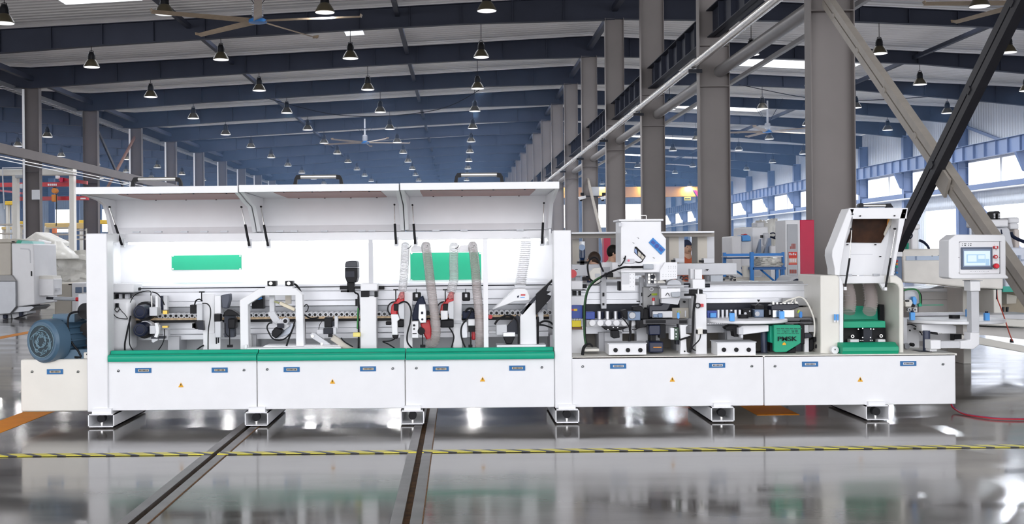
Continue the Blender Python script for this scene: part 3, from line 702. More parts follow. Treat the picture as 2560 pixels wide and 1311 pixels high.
# ---- three open hood lids
LX = [(-3.365, -1.935), (-1.925, -.515), (-.505, .898)]
LZ = [.0, .006, .010]
for i, (x0, x1) in enumerate(LX):
    dz = LZ[i]
    prof = [(11.24, 1.765), (11.29, 1.83), (11.3, 2.100), (10.235, 2.110), (10.235, 2.103), (10.2, 2.103), (10.2, 2.166), (10.9, 2.185), (11.34, 2.13), (11.36, 1.83), (11.31, 1.76)]
    L = MB().profx(x0, x1, [(y, z + dz) for y, z in prof]).build('hood_lid', WHITE, MC, .004)
    g = [(10.22, 2.106), (11.29, 2.098), (11.29, 1.83), (11.24, 1.77), (11.2, 1.77), (11.13, 1.84), (11.06, 1.955), (10.97, 2.035), (10.8, 2.07), (10.5, 2.095)]
    if i > 0: g[4:] = [(11.1, 1.77), (11.04, 1.84), (10.85, 2.0), (10.6, 2.035), (10.4, 2.075)]
    g2 = [(10.22, 2.106), (11.29, 2.098), (11.29, 1.83), (11.24, 1.77), (11.1, 1.77), (11.04, 1.84), (10.85, 2.0), (10.6, 2.035), (10.4, 2.075)]
    MB().profx(x0, x0 + .035, [(y, z + dz) for y, z in g]).build('lid_gusset', WHITE, L, .003)
    MB().profx(x1 - .035, x1, [(y, z + dz) for y, z in g2]).build('lid_gusset', WHITE, L, .003)
    w0, w1 = ((x0 + .33, x1 - .02), (x0 + .28, x1 - .17), (x0 + .17, x1 - .2))[i]
    q = [(10.36, 2.111 + dz), (11.24, 2.103 + dz), (11.24, 2.095 + dz), (10.36, 2.103 + dz)]
    MB().profx(w0, w1, q).build('lid_window', MAUVE, L)
    m = MB()
    for k in range(4): xx = w0 + .1 + (w1 - w0 - .2) * k / 3; m.cyl((xx, 11.27, 2.09 + dz), (xx, 11.27, 2.105 + dz), .008, 8); m.cyl((xx, 10.3, 2.1 + dz), (xx, 10.3, 2.112 + dz), .008, 8)
    m.build('screws', DARK, L)
    hx0, hx1, hy = ((326, 456, 466), (733, 858, 460), (1135, 1260, 455))[i]
    h = unit('lid_handle', (hx0 + hx1) / 2, hy, 10.3)
    m = MB(); y = 10.3
    for s, xx in ((1, hx0), (-1, hx1)): m.pp([(xx, hy + 1), (xx + s * 3, hy - 14), (xx + s * 8, hy - 22), (xx + s * 18, hy - 23), (xx + s * 18, hy - 12), (xx + s * 10, hy - 11), (xx + s * 9, hy + 1)], y, .04)
    m.build('handle_bracket', BLACK, h); MB().ph(hx0 + 16, hx1 - 16, hy - 17.5, 5, y + .02).build('handle_bar', STEEL, h)
for (a0, a1, b0, b1, c0, c1) in ((273, 518, 288, 563, 305, 614), (603, 518, 613, 562, 623, 616), (652, 517, 660, 563, 670, 616), (986, 512, 987, 560, 990, 611), (1031, 513, 1034, 560, 1038, 611), (1360, 508, 1357.5, 557, 1355, 610)):
    g = unit('gas_strut', b0, b1, 10.95)
    MB().pt([(a0, a1, 11.0), (b0, b1, 10.97)], 1.4, 11.0, 8, 0).build('strut_rod', STEEL, g)
    MB().pt([(b0, b1, 10.97), (c0, c1, 10.93)], 3.1, 10.95, 10, 0).build('strut_tube', BLACK, g)
    MB().pb(c0 - 4, c1, c0 + 5, c1 + 5, 10.91, .05).pb(c0 + 1, c1 - 18, c0 + 6, c1 + 2, 10.95, .03).build('strut_bracket', LGREY, g)
    MB().pc(a0, a1, 2.4, 10.99, .03, 10).build('strut_pin', BLACK, g)
# ---- drive motor on the end of the base
u = unit('drive_motor', 135, 860, 10.75)
p = W(104, 854, 10.52); d = Vector((.42, .90, .0)).normalized()
m = MB(); pr_ = [(.175, 0), (.197, .02), (.20, .07), (.20, .16), (.185, .17)]; m.lathe(p, d, pr_, 8 * 4); m.build('fan_cover', BLUEGREY, u)
a1 = d.cross(Vector((0, 0, 1))).normalized(); b1 = a1.cross(d)
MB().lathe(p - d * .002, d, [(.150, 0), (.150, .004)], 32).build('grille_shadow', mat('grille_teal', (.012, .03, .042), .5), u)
m = MB(); rg = random.Random(4)
for k in range(46):
    t0 = rg.uniform(0, 6.283); r0_ = rg.uniform(.03, .125); pts = [p - d * .004 + (a1 * math.cos(t0 + q * .16) + b1 * math.sin(t0 + q * .16)) * (r0_ + .008 * math.sin(q * 1.6 + k)) for q in range(4)]; m.tube(pts, .0045, 5, 2)
for rr in (.148, .10, .055): m.tube([p - d * .004 + (a1 * math.cos(t * .2618) + b1 * math.sin(t * .2618)) * rr for t in range(25)], .004, 5, 0)
m.build('fan_grille', mat('grille_blue', (.15, .25, .31), .4), u)
m = MB(); m.lathe(p + d * .17, d, [(.165, 0), (.165, .33)], 28)
for k in range(18):
    t = k * 2 * math.pi / 18; c = p + d * .335 + (a1 * math.cos(t) + b1 * math.sin(t)) * .172; m.beam(c - d * .16, c + d * .16, .012, .03, (a1 * math.cos(t) + b1 * math.sin(t)))
m.build('motor_body', BLUEGREY, u)
MB().lathe(p + d * .5, d, [(.18, 0), (.18, .05), (.14, .1), (.05, .12)], 24).build('end_bell', BLUEGREY, u)
MB().box(p.x + .05, p.x + .42, p.y + .1, p.y + .5, .605, .70).build('mounting_foot', BLUEGREY, u)
c = p + d * .3 + Vector((0, 0, .19)); MB().box(c.x - .09, c.x + .11, c.y - .08, c.y + .1, c.z - .03, c.z + .045).build('terminal_box', BLUEGREY, u)
MB().pr(143, 806, 5.5, 3.8, 10.75, .012, 20).build('lifting_eye', DARK, u)
MB().pb(151, 884, 157, 891, 10.6, .02).build('red_mark', RED, u)
u = unit('drive_unit', 205, 800, 10.9)
MB('O').pp([(690, 950), (720, 920), (830, 1000), (830, 1220), (770, 1225), (720, 1100)], 10.8, .2).build('gear_guard', DARK, u)
MB('O').pc(800, 780, 76, 10.7, .2).build('pulley_cover', BLACK, u); MB('O').pc(810, 950, 62, 10.75, .2).build('pulley_cover', BLACK, u)
MB('O').pb(735, 620, 822, 742, 10.95, .2).build('switch_box', LGREY, u)
MB('O').pt([(735, 785), (665, 800), (638, 850), (640, 960), (670, 1070), (730, 1150), (760, 1210)], 10, 10.62).build('cable', BLACK, u)
MB('O').pt([(760, 1215), (700, 1210), (730, 1225)], 8, 10.62).build('cable', BLACK, u)
MB('O').pb(490, 834, 740, 846, 11.1, .1).build('green_strip', GREENP, u)
MB('O').pb(780, 1165, 830, 1225, 10.6, .15).build('end_block', IVORY, u, .01)
MB('O').pc(815, 1185, 9, 10.595, .02).build('block_hole', BLACK, u)
# ---- A: infeed cutting unit (left)
Y = 10.8
u = unit('pre_cutting_unit', 335, 800, Y)
q = MB('A').pb(555, 165, 845, 288, 10.85, .3).build('cap_box', WHITE, u, .012)
MB('A').pb(545, 288, 835, 302, 10.83, .3).build('cap_gasket', DARK, u)
MB('A').pb(835, 215, 918, 258, 11.0, .08).build('shaft_coupling', BLACK, u, .006)
MB('A').pb(590, 305, 745, 368, 10.95, .15).build('slide_gap', BLACK, u)
MB('A').pb(640, 303, 680, 370, 10.9, .06).pb(720, 303, 770, 370, 10.9, .06).build('slide_post', LGREY, u)
MB('A').pb(518, 372, 795, 1082, Y, .25).build('round_cover', WHITE, u, .04, seg=4)
MB('A').pb(500, 385, 525, 1075, 10.86, .1).build('cover_seam', DARK, u)
MB('A').pb(590, 430, 630, 490, 10.77, .03).build('plug', BLACK, u)
MB('A').pt([(600, 480), (585, 520), (620, 550), (650, 505)], 6, 10.77).pt([(640, 485), (680, 540), (725, 585), (760, 640)], 5, 10.77).pt([(555, 550), (600, 615), (680, 640), (760, 645)], 6, 10.77).build('wiring', BLACK, u)
MB('A').pt([(800, 600), (785, 680), (765, 760), (745, 860), (722, 980), (722, 1082)], 12, 10.74).pt([(785, 690), (785, 900), (790, 1000), (835, 1075)], 8, 10.74).build('cable', BLACK, u)
MB('A').pt([(795, 420), (850, 325), (950, 275), (1068, 265), (1075, 325)], 6, 10.74).pt([(1095, 275), (1165, 300), (1230, 375), (1262, 455)], 8, 10.74).build('cable', BLACK, u)
MB('A').pt([(1262, 780), (1262, 890), (1235, 985), (1180, 1070)], 7, 10.74).build('cable', BLACK, u)
MB('A').pb(820, 330, 1075, 500, 11.0, .08).build('mount_plate', LGREY, u)
MB('A').pc(990, 540, 132, 10.9, .1).build('guard_disc', BLACK, u)
for cy in (552, 795):
    o = MB('A').pl(925, cy, [(60, -.005), (88, 0), (98, .02), (98, .2)], 10.68).build('spindle_motor', NAVY, u)
    MB('A').pr(925, cy, 70, 60, 10.67, .02).build('end_ring', DARK, o)
MB('A').pc(990, 795, 118, 10.9, .1).build('guard_disc', BLACK, u)
MB('A').pp([(930, 700), (960, 675), (1020, 670), (1080, 700), (1100, 730), (930, 720)], 10.85, .1).build('blade_guard', LGREY, u)
MB('A').pb(1055, 485, 1162, 602, 10.72, .15).build('slide_block', LGREY, u, .004); MB('A').pb(1058, 735, 1152, 850, 10.72, .15).build('slide_block', LGREY, u, .004)
MB('A').pb(1140, 330, 1172, 600, 10.76, .1).build('slide_rail', WHITE, u); MB('A').pv(1088, 330, 485, 9, 10.76).build('guide_rod', STEEL, u)
MB('A').pp([(1130, 700), (1165, 700), (1185, 760), (1185, 840), (1160, 900), (1120, 890), (1150, 820)], 10.7, .05).build('lever', WHITE, u)
MB('A').pb(1240, 530, 1300, 578, 10.75, .06).pb(1232, 740, 1305, 766, 10.75, .06).build('brass_valve', mat('brass', (.55, .38, .08), .35, .7), u)
MB('A').pb(1080, 880, 1270, 915, 10.75, .05).build('hose_block', DARK, u)
MB('A').pb(1250, 330, 1300, 520, 10.8, .05).pb(1245, 790, 1305, 890, 10.85, .1).build('support_post', LGREY, u)
MB('A').pb(1180, 330, 1240, 520, 11.02, .06).build('air_filter', NAVY, u)
MB('A').pp([(1090, 915), (1175, 915), (1165, 940), (1105, 970), (1085, 950)], 10.75, .05).build('nozzle', LGREY, u)
# ---- A2: front trimming unit with two white plates
u = unit('end_trimming_unit', 525, 800, Y)
MB('A').pb(1790, 306, 1945, 1084, 10.82, .03).build('carrier_plate', WHITE, u); MB('A').pb(1945, 330, 2032, 572, 10.78, .12).build('upper_box', WHITE, u, .004)
MB('A').pb(1868, 840, 2025, 1084, 10.78, .03).build('lower_plate', WHITE, u)
MB('A').pb(1733, 268, 1802, 286, 10.74, .04).pv(1770, 284, 400, 8, 10.76).build('adjusting_knob', BLACK, u)
MB('A').pb(1612, 452, 1700, 572, 10.78, .1).pc(1700, 735, 48, 10.78, .12).pb(1640, 705, 1690, 770, 10.78, .1).build('pneumatic_motor', BLACK, u)
MB('A').pb(1700, 440, 1780, 665, 10.75, .08).build('tool_body', LGREY, u, .006)
MB('A').pp([(1695, 680), (1790, 670), (1800, 800), (1720, 790)], 10.76, .08).build('tool_foot', DARK, u)
MB('A').pt([(1780, 430), (1850, 440), (1890, 505), (1888, 630), (1862, 800), (1858, 1060)], 8, 10.72).pt([(1670, 480), (1690, 400), (1740, 375), (1780, 400)], 10, 10.74).pt([(1700, 1070), (1760, 1025), (1800, 1005)], 10, 10.8).build('cable', BLACK, u)
MB('A').pb(1950, 680, 2030, 900, 10.68, .1).build('valve_block', LGREY, u, .006); MB('A').pb(1962, 900, 1975, 985, 10.7, .03).pb(1990, 900, 2000, 975, 10.7, .03).pb(1940, 580, 2020, 680, 10.7, .1).build('valve_fitting', BLACK, u)
MB('A').pp([(2030, 320), (2150, 298), (2155, 380), (2120, 505), (2050, 495)], 10.78, .12).build('dust_bag', mat('slate_rubber', (.09, .10, .13), .6), u, .01)
MB('A').pp([(2070, 560), (2120, 515), (2185, 520), (2250, 560), (2290, 600), (2070, 600)], 10.75, .12).build('saw_guard', BLACK, u, .006)
MB('A').pb(2078, 600, 2215, 895, 10.86, .1).build('saw_housing', mat('slate_rubber', (.09, .10, .13), .6), u, .006); MB('A').pb(2130, 640, 2230, 780, 10.74, .12).build('saw_motor', BLACK, u, .01)
MB('A').pv(2152, 780, 1005, 7, 10.78).pb(2118, 1000, 2188, 1034, 10.76, .04).build('adjusting_knob', BLACK, u)
MB('A').pt([(2150, 890), (2100, 840), (2090, 700)], 6, 10.74).build('cable', BLACK, u)
# ---- B: portal frame with swinging corner rounding unit
u = unit('portal_unit', 680, 800, 10.8)
fr = [(362, 1170), (352, 425), (640, 250), (730, 250), (730, 210), (1142, 210), (1142, 245), (1190, 250), (1290, 345), (1310, 1110), (1190, 1110), (1180, 352), (690, 355), (478, 490), (484, 1110), (484, 1170)]
MB('B').pp(fr, 10.68, .12).build('portal_frame', WHITE, u, .006)
for x0, x1, cx in ((764, 888, 815), (1028, 1142, 1082)):
    o = MB('B').pb(x0, 138, x1, 208, 10.66, .12).build('sensor_box', BLACK, u, .004); MB('B').pc(cx, 173, 26, 10.65, .02).build('sensor_lens', STEEL, o)
MB('B').pt([(1142, 188), (1185, 190), (1230, 240), (1262, 300)], 16, 10.8).build('cable', BLACK, u)
o = MB('B').pb(533, 360, 708, 550, 10.95, .1).build('suction_motor', BLACK, u); MB('B').pp([(600, 405), (680, 375), (690, 400), (640, 418), (600, 420)], 10.94, .02).build('blue_mark', BLUE, o)
MB('B').pb(795, 352, 870, 600, 10.78, .06).pp([(780, 600), (865, 590), (960, 740), (900, 790), (840, 740), (780, 640)], 10.76, .06).build('swing_arm', LGREY, u, .003)
MB('B').pb(1030, 350, 1112, 480, 10.85, .06).build('hanger_plate', BEIGE, u)
MB('B').pp([(955, 440), (1180, 545), (1165, 592), (935, 490)], 10.74, .05).build('air_cylinder', mat('cylinder_beige', (.52, .47, .36), .35, .4), u, .004); MB('B').pp([(862, 432), (940, 450), (930, 480), (870, 455)], 10.75, .03).build('piston_tip', mat('olive', (.30, .31, .14), .5), u)
MB('B').pp([(905, 740), (960, 700), (1095, 810), (1015, 870), (930, 800)], 10.72, .06).build('tool_bracket', LGREY, u, .003)
MB('B').pb(910, 770, 1010, 840, 10.69, .06).build('tool_slide', DARK, u)
MB('B').pp([(830, 890), (880, 825), (990, 870), (985, 910), (890, 1000), (825, 950)], 10.66, .14).build('router_motor', BLACK, u, .008)
MB('B').pp([(985, 900), (1130, 760), (1160, 780), (1120, 920), (900, 1000)], 10.78, .06).build('blade_shroud', mat('shroud_grey', (.36, .39, .44), .3, .5), u, .004)
MB('B').pr(1030, 735, 50, 30, 10.70, .08).build('roller_ring', LGREY, u); MB('B').pc(1030, 735, 30, 10.69, .08).build('roller_hub', BLACK, u)
MB('B').pt([(840, 760), (790, 770), (760, 830), (790, 910), (840, 990), (920, 1020), (1010, 1005), (1080, 950), (1130, 880), (1165, 770), (1175, 720)], 11, 10.65).pt([(1165, 790), (1110, 930), (1080, 1010), (1050, 1105)], 14, 10.66).build('cable', BLACK, u)
MB('B').pb(425, 1090, 460, 1165, 10.62, .04).pb(460, 1128, 1858, 1162, 10.6, .12).pp([(690, 1118), (735, 1098), (1858, 1098), (1858, 1130), (690, 1130)], 10.7, .2).build('tray', WHITE, u, .004)
MB('B').pb(440, 940, 525, 1110, 10.95, .08).build('inner_leg', WHITE, u)
# ---- C: profile sanding linkage
u = unit('linkage_unit', 820, 830, 10.8)
MB('B').pt([(1310, 520), (1345, 485), (1375, 520), (1360, 580), (1330, 600)], 7, 10.75).pt([(1318, 640), (1400, 690), (1480, 690), (1530, 680)], 12, 10.75).pt([(1585, 730), (1545, 790), (1530, 860)], 5, 10.75).pt([(1310, 640), (1322, 800), (1325, 1000), (1322, 1100)], 13, 10.8).build('cable', BLACK, u)
MB('B').pb(1612, 680, 1728, 832, 10.72, .14).build('motor', BLACK, u, .008); MB('B').pb(1728, 740, 1765, 815, 10.74, .1).pb(1600, 845, 1750, 930, 10.74, .06).build('coupling', DARK, u)
MB('B').pb(1765, 660, 1815, 850, 10.73, .06).pb(1500, 860, 1600, 928, 10.75, .08).pb(1745, 830, 1790, 930, 10.7, .06).build('bracket', LGREY, u, .003)
MB('B').pp([(1400, 940), (1430, 905), (1470, 915), (1720, 1090), (1600, 1095), (1420, 985)], 10.72, .05).build('link_arm', LGREY, u, .004)
MB('B').pc(1435, 960, 22, 10.71, .06).pc(1575, 1075, 20, 10.71, .06).build('pivot_bolt', STEEL, u)
MB('B').pp([(1700, 1010), (1750, 940), (2050, 1140), (1900, 1150)], 10.70, .06).build('link_arm', BEIGE, u, .004)
MB('B').pt([(1860, 985), (1910, 1040), (1980, 1085), (2040, 1120)], 10, 10.68).pb(1670, 930, 1730, 975, 10.68, .05).build('damper', BLACK, u)
MB('B').pb(2040, 908, 2148, 970, 10.8, .06).build('yellow_block', mat('pale_lemon', (.88, .76, .22), .5), u, .004)
MB('B').pt([(2120, 370), (2125, 560), (2120, 700), (2125, 900), (2125, 1150)], 14, 10.86).pb(2075, 405, 2103, 512, 10.9, .05).build('cable', BLACK, u)
MB('B').pt([(2115, 540), (2110, 700), (2105, 850)], 10, 10.84).build('green_cable', mat('green_cable', (.03, .22, .05), .5), u)
# buffing motor above the press beam
u = unit('hanging_motor', 878, 690, 10.9)
MB('C').pp([(175, 330), (185, 305), (220, 298), (285, 298), (298, 310), (302, 355), (302, 365), (173, 365)], 10.84, .22).build('motor_cap', mat('charcoal', (.035, .038, .048), .45), u, .006)
MB('C').pp([(173, 370), (302, 370), (302, 470), (285, 520), (195, 520), (174, 465)], 10.84, .22).build('motor_body', BLACK, u, .006); MB('C').pb(180, 405, 272, 465, 10.83, .02).build('name_plate', DARK, u)
MB('C').pb(195, 520, 270, 620, 10.9, .08).pb(120, 552, 200, 592, 10.88, .06).pb(130, 600, 215, 618, 10.9, .05).pb(265, 566, 335, 584, 10.9, .05).build('clamp', BLACK, u)
MB('C').pt([(255, 590), (280, 625), (310, 645), (315, 720), (318, 800)], 9, 10.86).build('cable', BLACK, u)
MB('C').pb(332, 530, 505, 605, 10.82, .3).build('pillar_cap', WHITE, u, .008); MB('C').pb(338, 608, 420, 668, 10.84, .1).pb(475, 612, 508, 668, 10.84, .1).build('pillar_gap', BLACK, u); MB('C').pb(508, 555, 575, 592, 11.0, .08).build('shaft_coupling', BLACK, u)
# ---- D: two milling heads with clear hoses
def hose(pts, r, Y, mt, par, n=36, ring=LGREY):
    m = MB('D'); P = [m.w(p[0], p[1], p[2] if len(p) > 2 else Y) for p in pts]
    m.tube(P, m.l(r, Y), 18, 8); o = m.build('clear_hose', mt, par)
    # ribs
    fine = MB().tube(P, .001, 3, 12); cs = [sum((fine.v[i * 3 + k] for k in range(3)), Vector()) / 3 for i in range(len(fine.v) // 3)]
    q = MB(); L = 0; R = m.l(r, Y); nxt = 0
    for i in range(1, len(cs)):
        L += (cs[i] - cs[i - 1]).length
        if L >= nxt:
            dd = (cs[i] - cs[i - 1]).normalized(); q.ring(cs[i] - dd * .0011, cs[i] + dd * .0011, R * 1.04, R * .985, 18); nxt += .018
    q.build('hose_ribs', ring, o)
RIB = mat('hose_rib_grey', (.36, .35, .35), .4)
def head(sx, label):
    u = unit('milling_head', 1010 + sx / 4.369, 790, 10.8, label)
    f = lambda *p: [(x + sx, y) for x, y in p]
    MB('D').pp(f((265, 575), (352, 575), (352, 690), (350, 900), (355, 1190), (262, 1190)), 10.82, .05).build('carrier_plate', WHITE, u)
    MB('D').pb(145 + sx, 540, 196 + sx, 553, 10.74, .04).pv(172 + sx, 552, 680, 6, 10.76).build('adjusting_knob', BLACK, u)
    MB('D').pr(160 + sx, 755, 84, 70, 10.84, .04).build('guard_ring', BLACK, u); MB('D').pc(160 + sx, 755, 70, 10.86, .05).build('guard_disc', MGREY, u)
    MB('D').pp(f((190, 640), (265, 570), (265, 690), (200, 720), (190, 800), (205, 840), (130, 845), (115, 790), (125, 720), (160, 680)), 10.76, .1).build('suction_hood', RED, u, .012)
    MB('D').pp(f((195, 625), (215, 575), (262, 568), (266, 640), (215, 655)), 10.74, .1).build('hose_clamp', mat('clamp_red_grey', (.42, .12, .12), .4, var=.5, scale=60), u, .006)
    MB('D').pb(150 + sx, 700, 215 + sx, 775, 10.72, .1).build('spindle', BLACK, u, .006)
    MB('D').pp(f((205, 690), (265, 665), (268, 870), (215, 865), (200, 780)), 10.70, .08).build('tool_body', LGREY, u, .006)
    MB('D').pb(357 + sx, 575, 445 + sx, 668, 10.8, .1).build('counter_box', BLACK, u, .01); MB('D').pb(388 + sx, 590, 412 + sx, 628, 10.79, .02).build('counter_dial', LGREY, u)
    MB('D').pv(396 + sx, 535, 578, 4, 10.85).build('counter_rod', DARK, u)
    return u, f
u, f = head(0, 'left milling head with red hood')
MB('D').pp([(118, 815), (195, 815), (215, 870), (190, 890), (195, 1040), (130, 1040), (125, 880)], 10.68, .1).build('lower_body', WHITE, u, .006)
MB('D').pb(62, 893, 125, 932, 10.74, .08).pb(192, 875, 258, 955, 10.74, .1).pp([(130, 1040), (203, 1040), (190, 1085), (140, 1075)], 10.7, .08).build('motor', BLACK, u, .008)
MB('D').pt([(165, 1080), (110, 1105), (30, 1112), (90, 1140), (170, 1190)], 7, 10.7).pt([(205, 700), (260, 675), (310, 700), (340, 780), (330, 900), (300, 1020), (300, 1120), (350, 1185)], 9, 10.68).build('cable', BLACK, u)
MB('D').pp([(350, 830), (380, 720), (420, 640), (470, 610), (500, 700), (500, 800), (415, 880), (355, 880)], 10.74, .12).build('spindle_motor', NAVY, u, .01)
MB('D').pp([(425, 705), (495, 705), (505, 780), (505, 908), (440, 910), (418, 860)], 10.68, .1).build('gauge_plate', ALU, u, .005); MB('D').pb(448, 785, 472, 812, 10.675, .01).pc(462, 870, 12, 10.675, .01).build('gauge_marks', DARK, u)
MB('D').pb(345, 890, 420, 1075, 10.7, .06).build('slide_block', WHITE, u, .006); MB('D').pc(372, 935, 12, 10.69, .02).pc(372, 975, 9, 10.69, .02).pb(355, 1020, 400, 1030, 10.69, .02).build('slide_marks', BLACK, u)
MB('D').pp([(440, 915), (540, 870), (560, 980), (565, 1100), (520, 1110), (480, 1040)], 10.74, .1).build('lower_hood', RED, u, .012)
MB('D').pc(450, 1000, 40, 10.7, .08).pv(465, 1030, 1160, 6, 10.72).pb(438, 1150, 495, 1178, 10.7, .05).pc(520, 800, 26, 10.72, .1).build('adjusting_knob', BLACK, u)
hose([(275, 60, 11.1), (272, 200, 10.95), (262, 380, 10.85), (245, 560, 10.8)], 44, 10.85, HOSE, u, ring=RIB)
hose([(500, 60, 11.1), (520, 200, 10.9), (545, 420, 10.75), (570, 620, 10.66), (600, 850, 10.62), (612, 1020, 10.62), (590, 1120, 10.66), (540, 1130, 10.75)], 50, 10.75, HOSED, u, ring=RIB)
u, f = head(540, 'right milling head with red hood')
MB('D').pp([(660, 775), (740, 775), (740, 870), (665, 875)], 10.68, .1).build('lower_body', WHITE, u, .006); MB('D').pb(660, 878, 805, 960, 10.72, .12).build('motor', BLACK, u, .008)
MB('D').pb(805, 880, 900, 912, 10.8, .04).build('clip', LGREY, u)
MB('D').pb(900, 780, 1035, 865, 10.76, .12).build('spindle_motor', NAVY, u, .01); MB('D').pb(962, 868, 1038, 940, 10.7, .1).build('gauge_plate', WHITE, u, .006); MB('D').pb(890, 900, 950, 1070, 10.78, .05).build('slide_block', ALU, u)
MB('D').pb(1000, 940, 1045, 1095, 10.76, .1).build('lower_hood', RED, u, .01); MB('D').pb(965, 925, 1040, 1005, 10.72, .08).pv(990, 1000, 1160, 6, 10.72).pb(965, 1150, 1010, 1180, 10.7, .05).build('adjusting_knob', BLACK, u)
MB('D').pt([(750, 950), (795, 1020), (805, 1080), (780, 1180)], 8, 10.7).pt([(1000, 760), (960, 850), (900, 930), (885, 1010), (900, 1100), (935, 1185)], 9, 10.68).pt([(930, 790), (960, 755), (1010, 755), (1030, 790)], 12, 10.72).build('cable', BLACK, u)
hose([(808, 60, 11.1), (805, 250, 10.95), (808, 420, 10.85), (790, 510, 10.82), (770, 575, 10.8)], 48, 10.85, HOSE, u, ring=RIB)
hose([(1010, 60, 11.1), (1030, 200, 10.9), (1050, 420, 10.75), (1065, 620, 10.68), (1085, 850, 10.66), (1090, 1060, 10.66), (1088, 1190, 10.7)], 50, 10.72, HOSED, u, ring=RIB)
for x in (300, 480, 820, 990):
    MB('D').pt([(x, 95), (x + 25, 85), (x + 40, 60)], 4, 11.0, 6).build('hose_clip', BLACK, MC)
MB('D').pp([(860, 90), (885, 62), (965, 62), (985, 90), (985, 130), (860, 130)], 11.05, .08).pp([(340, 95), (360, 70), (440, 70), (460, 95), (460, 130), (340, 130)], 11.05, .08).build('suction_manifold', WHITE, MC, .004)
# ---- E: scraper and buffing unit
u = unit('scraping_unit', 1310, 800, 10.8)
MB('E').pp([(290, 800), (520, 590), (545, 580), (620, 580), (650, 600), (672, 650), (672, 705), (520, 715), (460, 740)], 10.72, .16).build('nose_hood', WHITE, u, .008)
MB('E').pp([(545, 660), (565, 650), (560, 672), (545, 675)], 10.715, .01).build('logo_swoosh', NAVY, u); MB('E').pb(582, 640, 628, 654, 10.715, .01).build('logo_red_mark', RED, u); MB('E').pb(578, 668, 622, 676, 10.715, .01).build('logo_blue_line', LBLUE, u)
MB('E').pb(522, 548, 632, 572, 10.78, .12).build('hose_collar', LGREY, u)
m = MB('E'); 
h = MB('E').tube([m.w(575, 555, 10.85), m.w(595, 400, 10.95), m.w(625, 250, 11.05), m.w(635, 80, 11.15)], m.l(54, 10.9), 18, 6).build('clear_hose', HOSE, u)
q = MB()
for k in range(24):
    t = k / 23; x, y = (575 + 60 * t ** .7, 555 - 475 * t); c = m.w(x, y, 10.85 + .3 * t); q.ring(c, c + Vector((0, 0, .003)), m.l(56, 10.9), m.l(52, 10.9), 18)
q.build('hose_ribs', RIB, h)
MB('E').pp([(740, 640), (910, 482), (918, 500), (862, 560), (845, 610), (890, 612), (895, 660), (880, 690), (740, 850)], 10.66, .08).build('chip_chute', BLACK, u, .004)
MB('E').pp([(575, 830), (740, 650), (740, 690), (600, 850)], 10.7, .06).build('chute_arm', DARK, u)
MB('E').pp([(575, 870), (655, 730), (735, 725), (745, 1155), (575, 1155)], 10.7, .16).build('scraper_stand', WHITE, u, .006)
MB('E').pp([(410, 1010), (550, 850), (570, 870), (570, 1050), (420, 1050)], 10.74, .1).build('cutter_guard', DARK, u)
MB('E').pb(330, 950, 440, 1060, 10.72, .1).pb(250, 1015, 340, 1045, 10.75, .06).build('scraper_block', LGREY, u, .006); MB('E').pb(400, 1030, 525, 1075, 10.69, .08).build('scraper_jaw', ALU, u, .004)
MB('E').pp([(400, 1075), (525, 1075), (490, 1150), (430, 1150)], 10.7, .1).build('motor', BLACK, u, .008)
MB('E').pt([(315, 950), (350, 900), (430, 860), (500, 870), (545, 910), (560, 990), (560, 1150)], 11, 10.66).pt([(770, 940), (820, 915), (880, 925), (920, 960)], 10, 10.66).pt([(770, 950), (830, 960), (915, 990)], 8, 10.66).pt([(755, 870), (755, 1000), (755, 1150)], 12, 10.72).build('cable', BLACK, u)
MB('E').pc(270, 872, 22, 10.72, .06).build('red_button', RED, u); MB('E').pb(760, 820, 815, 930, 10.74, .08).build('valve', LGREY, u, .004)
MB('E').pb(335, 1158, 840, 1192, 10.62, .2).build('tray', ALU, u, .005)
MB('E').pp([(850, 640), (892, 615), (892, 655)], 10.64, .02).build('chute_clip', LGREY, u)
# ---- right half: rear frame, beams
SLATE = mat('slate_blue_metal', (.14, .19, .28), .35, .3)
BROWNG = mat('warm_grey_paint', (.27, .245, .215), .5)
xa, xb = W(1430, 740, 11.12).x, W(2054, 740, 11.12).x
MB().profx(1.03, xb, [(11.42, 1.25), (11.22, 1.25), (11.16, 1.225), (11.16, 1.165), (11.165, 1.16), (11.16, 1.155), (11.16, 1.095), (11.15, 1.09), (11.15, 1.05), (11.2, 1.04), (11.42, 1.04)]).build('press_beam', ALU, MC)
MB().profx(1.03, xb, [(11.42, .91), (11.13, .91), (11.13, .84), (11.12, .835), (11.12, .765), (11.42, .765)]).build('lower_beam', ALU, MC)
MB().box(1.05, xb, 11.2, 11.42, .91, 1.04).build('roller_recess_shade', DARK, MC)  # recess shade put into the dark colour of this strip
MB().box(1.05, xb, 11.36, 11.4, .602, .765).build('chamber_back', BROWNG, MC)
for x in (1438, 1506, 1640, 1700, 1822, 1985): MB().pb(x - 9, 832, x + 9, 886, 11.05, .3).build('beam_leg', LGREY, MC)
MB().pb(1512, 832, 1556, 880, 10.98, .3).build('beam_leg', LGREY, MC); MB().pb(1818, 828, 1858, 880, 10.98, .3).build('beam_leg', LGREY, MC)
MB().pb(1430, 660, 1842, 689, 11.5, .18).build('rear_channel', LGREY, MC, .004)
MB().pb(1503, 699, 1612, 722, 11.46, .1).build('mid_rail', ALU, MC)
MB().ph(1772, 2054, 714, 1.6, 11.05).build('drive_shaft', ALU, MC)
t = unit('rear_frame', 1600, 620, 11.8)
MB().pb(1429, 580.5, 1552, 585, 11.55, .8).pb(1640, 578.5, 1786, 583, 11.55, .8).build('frame_tray', WHITE, t, .003)
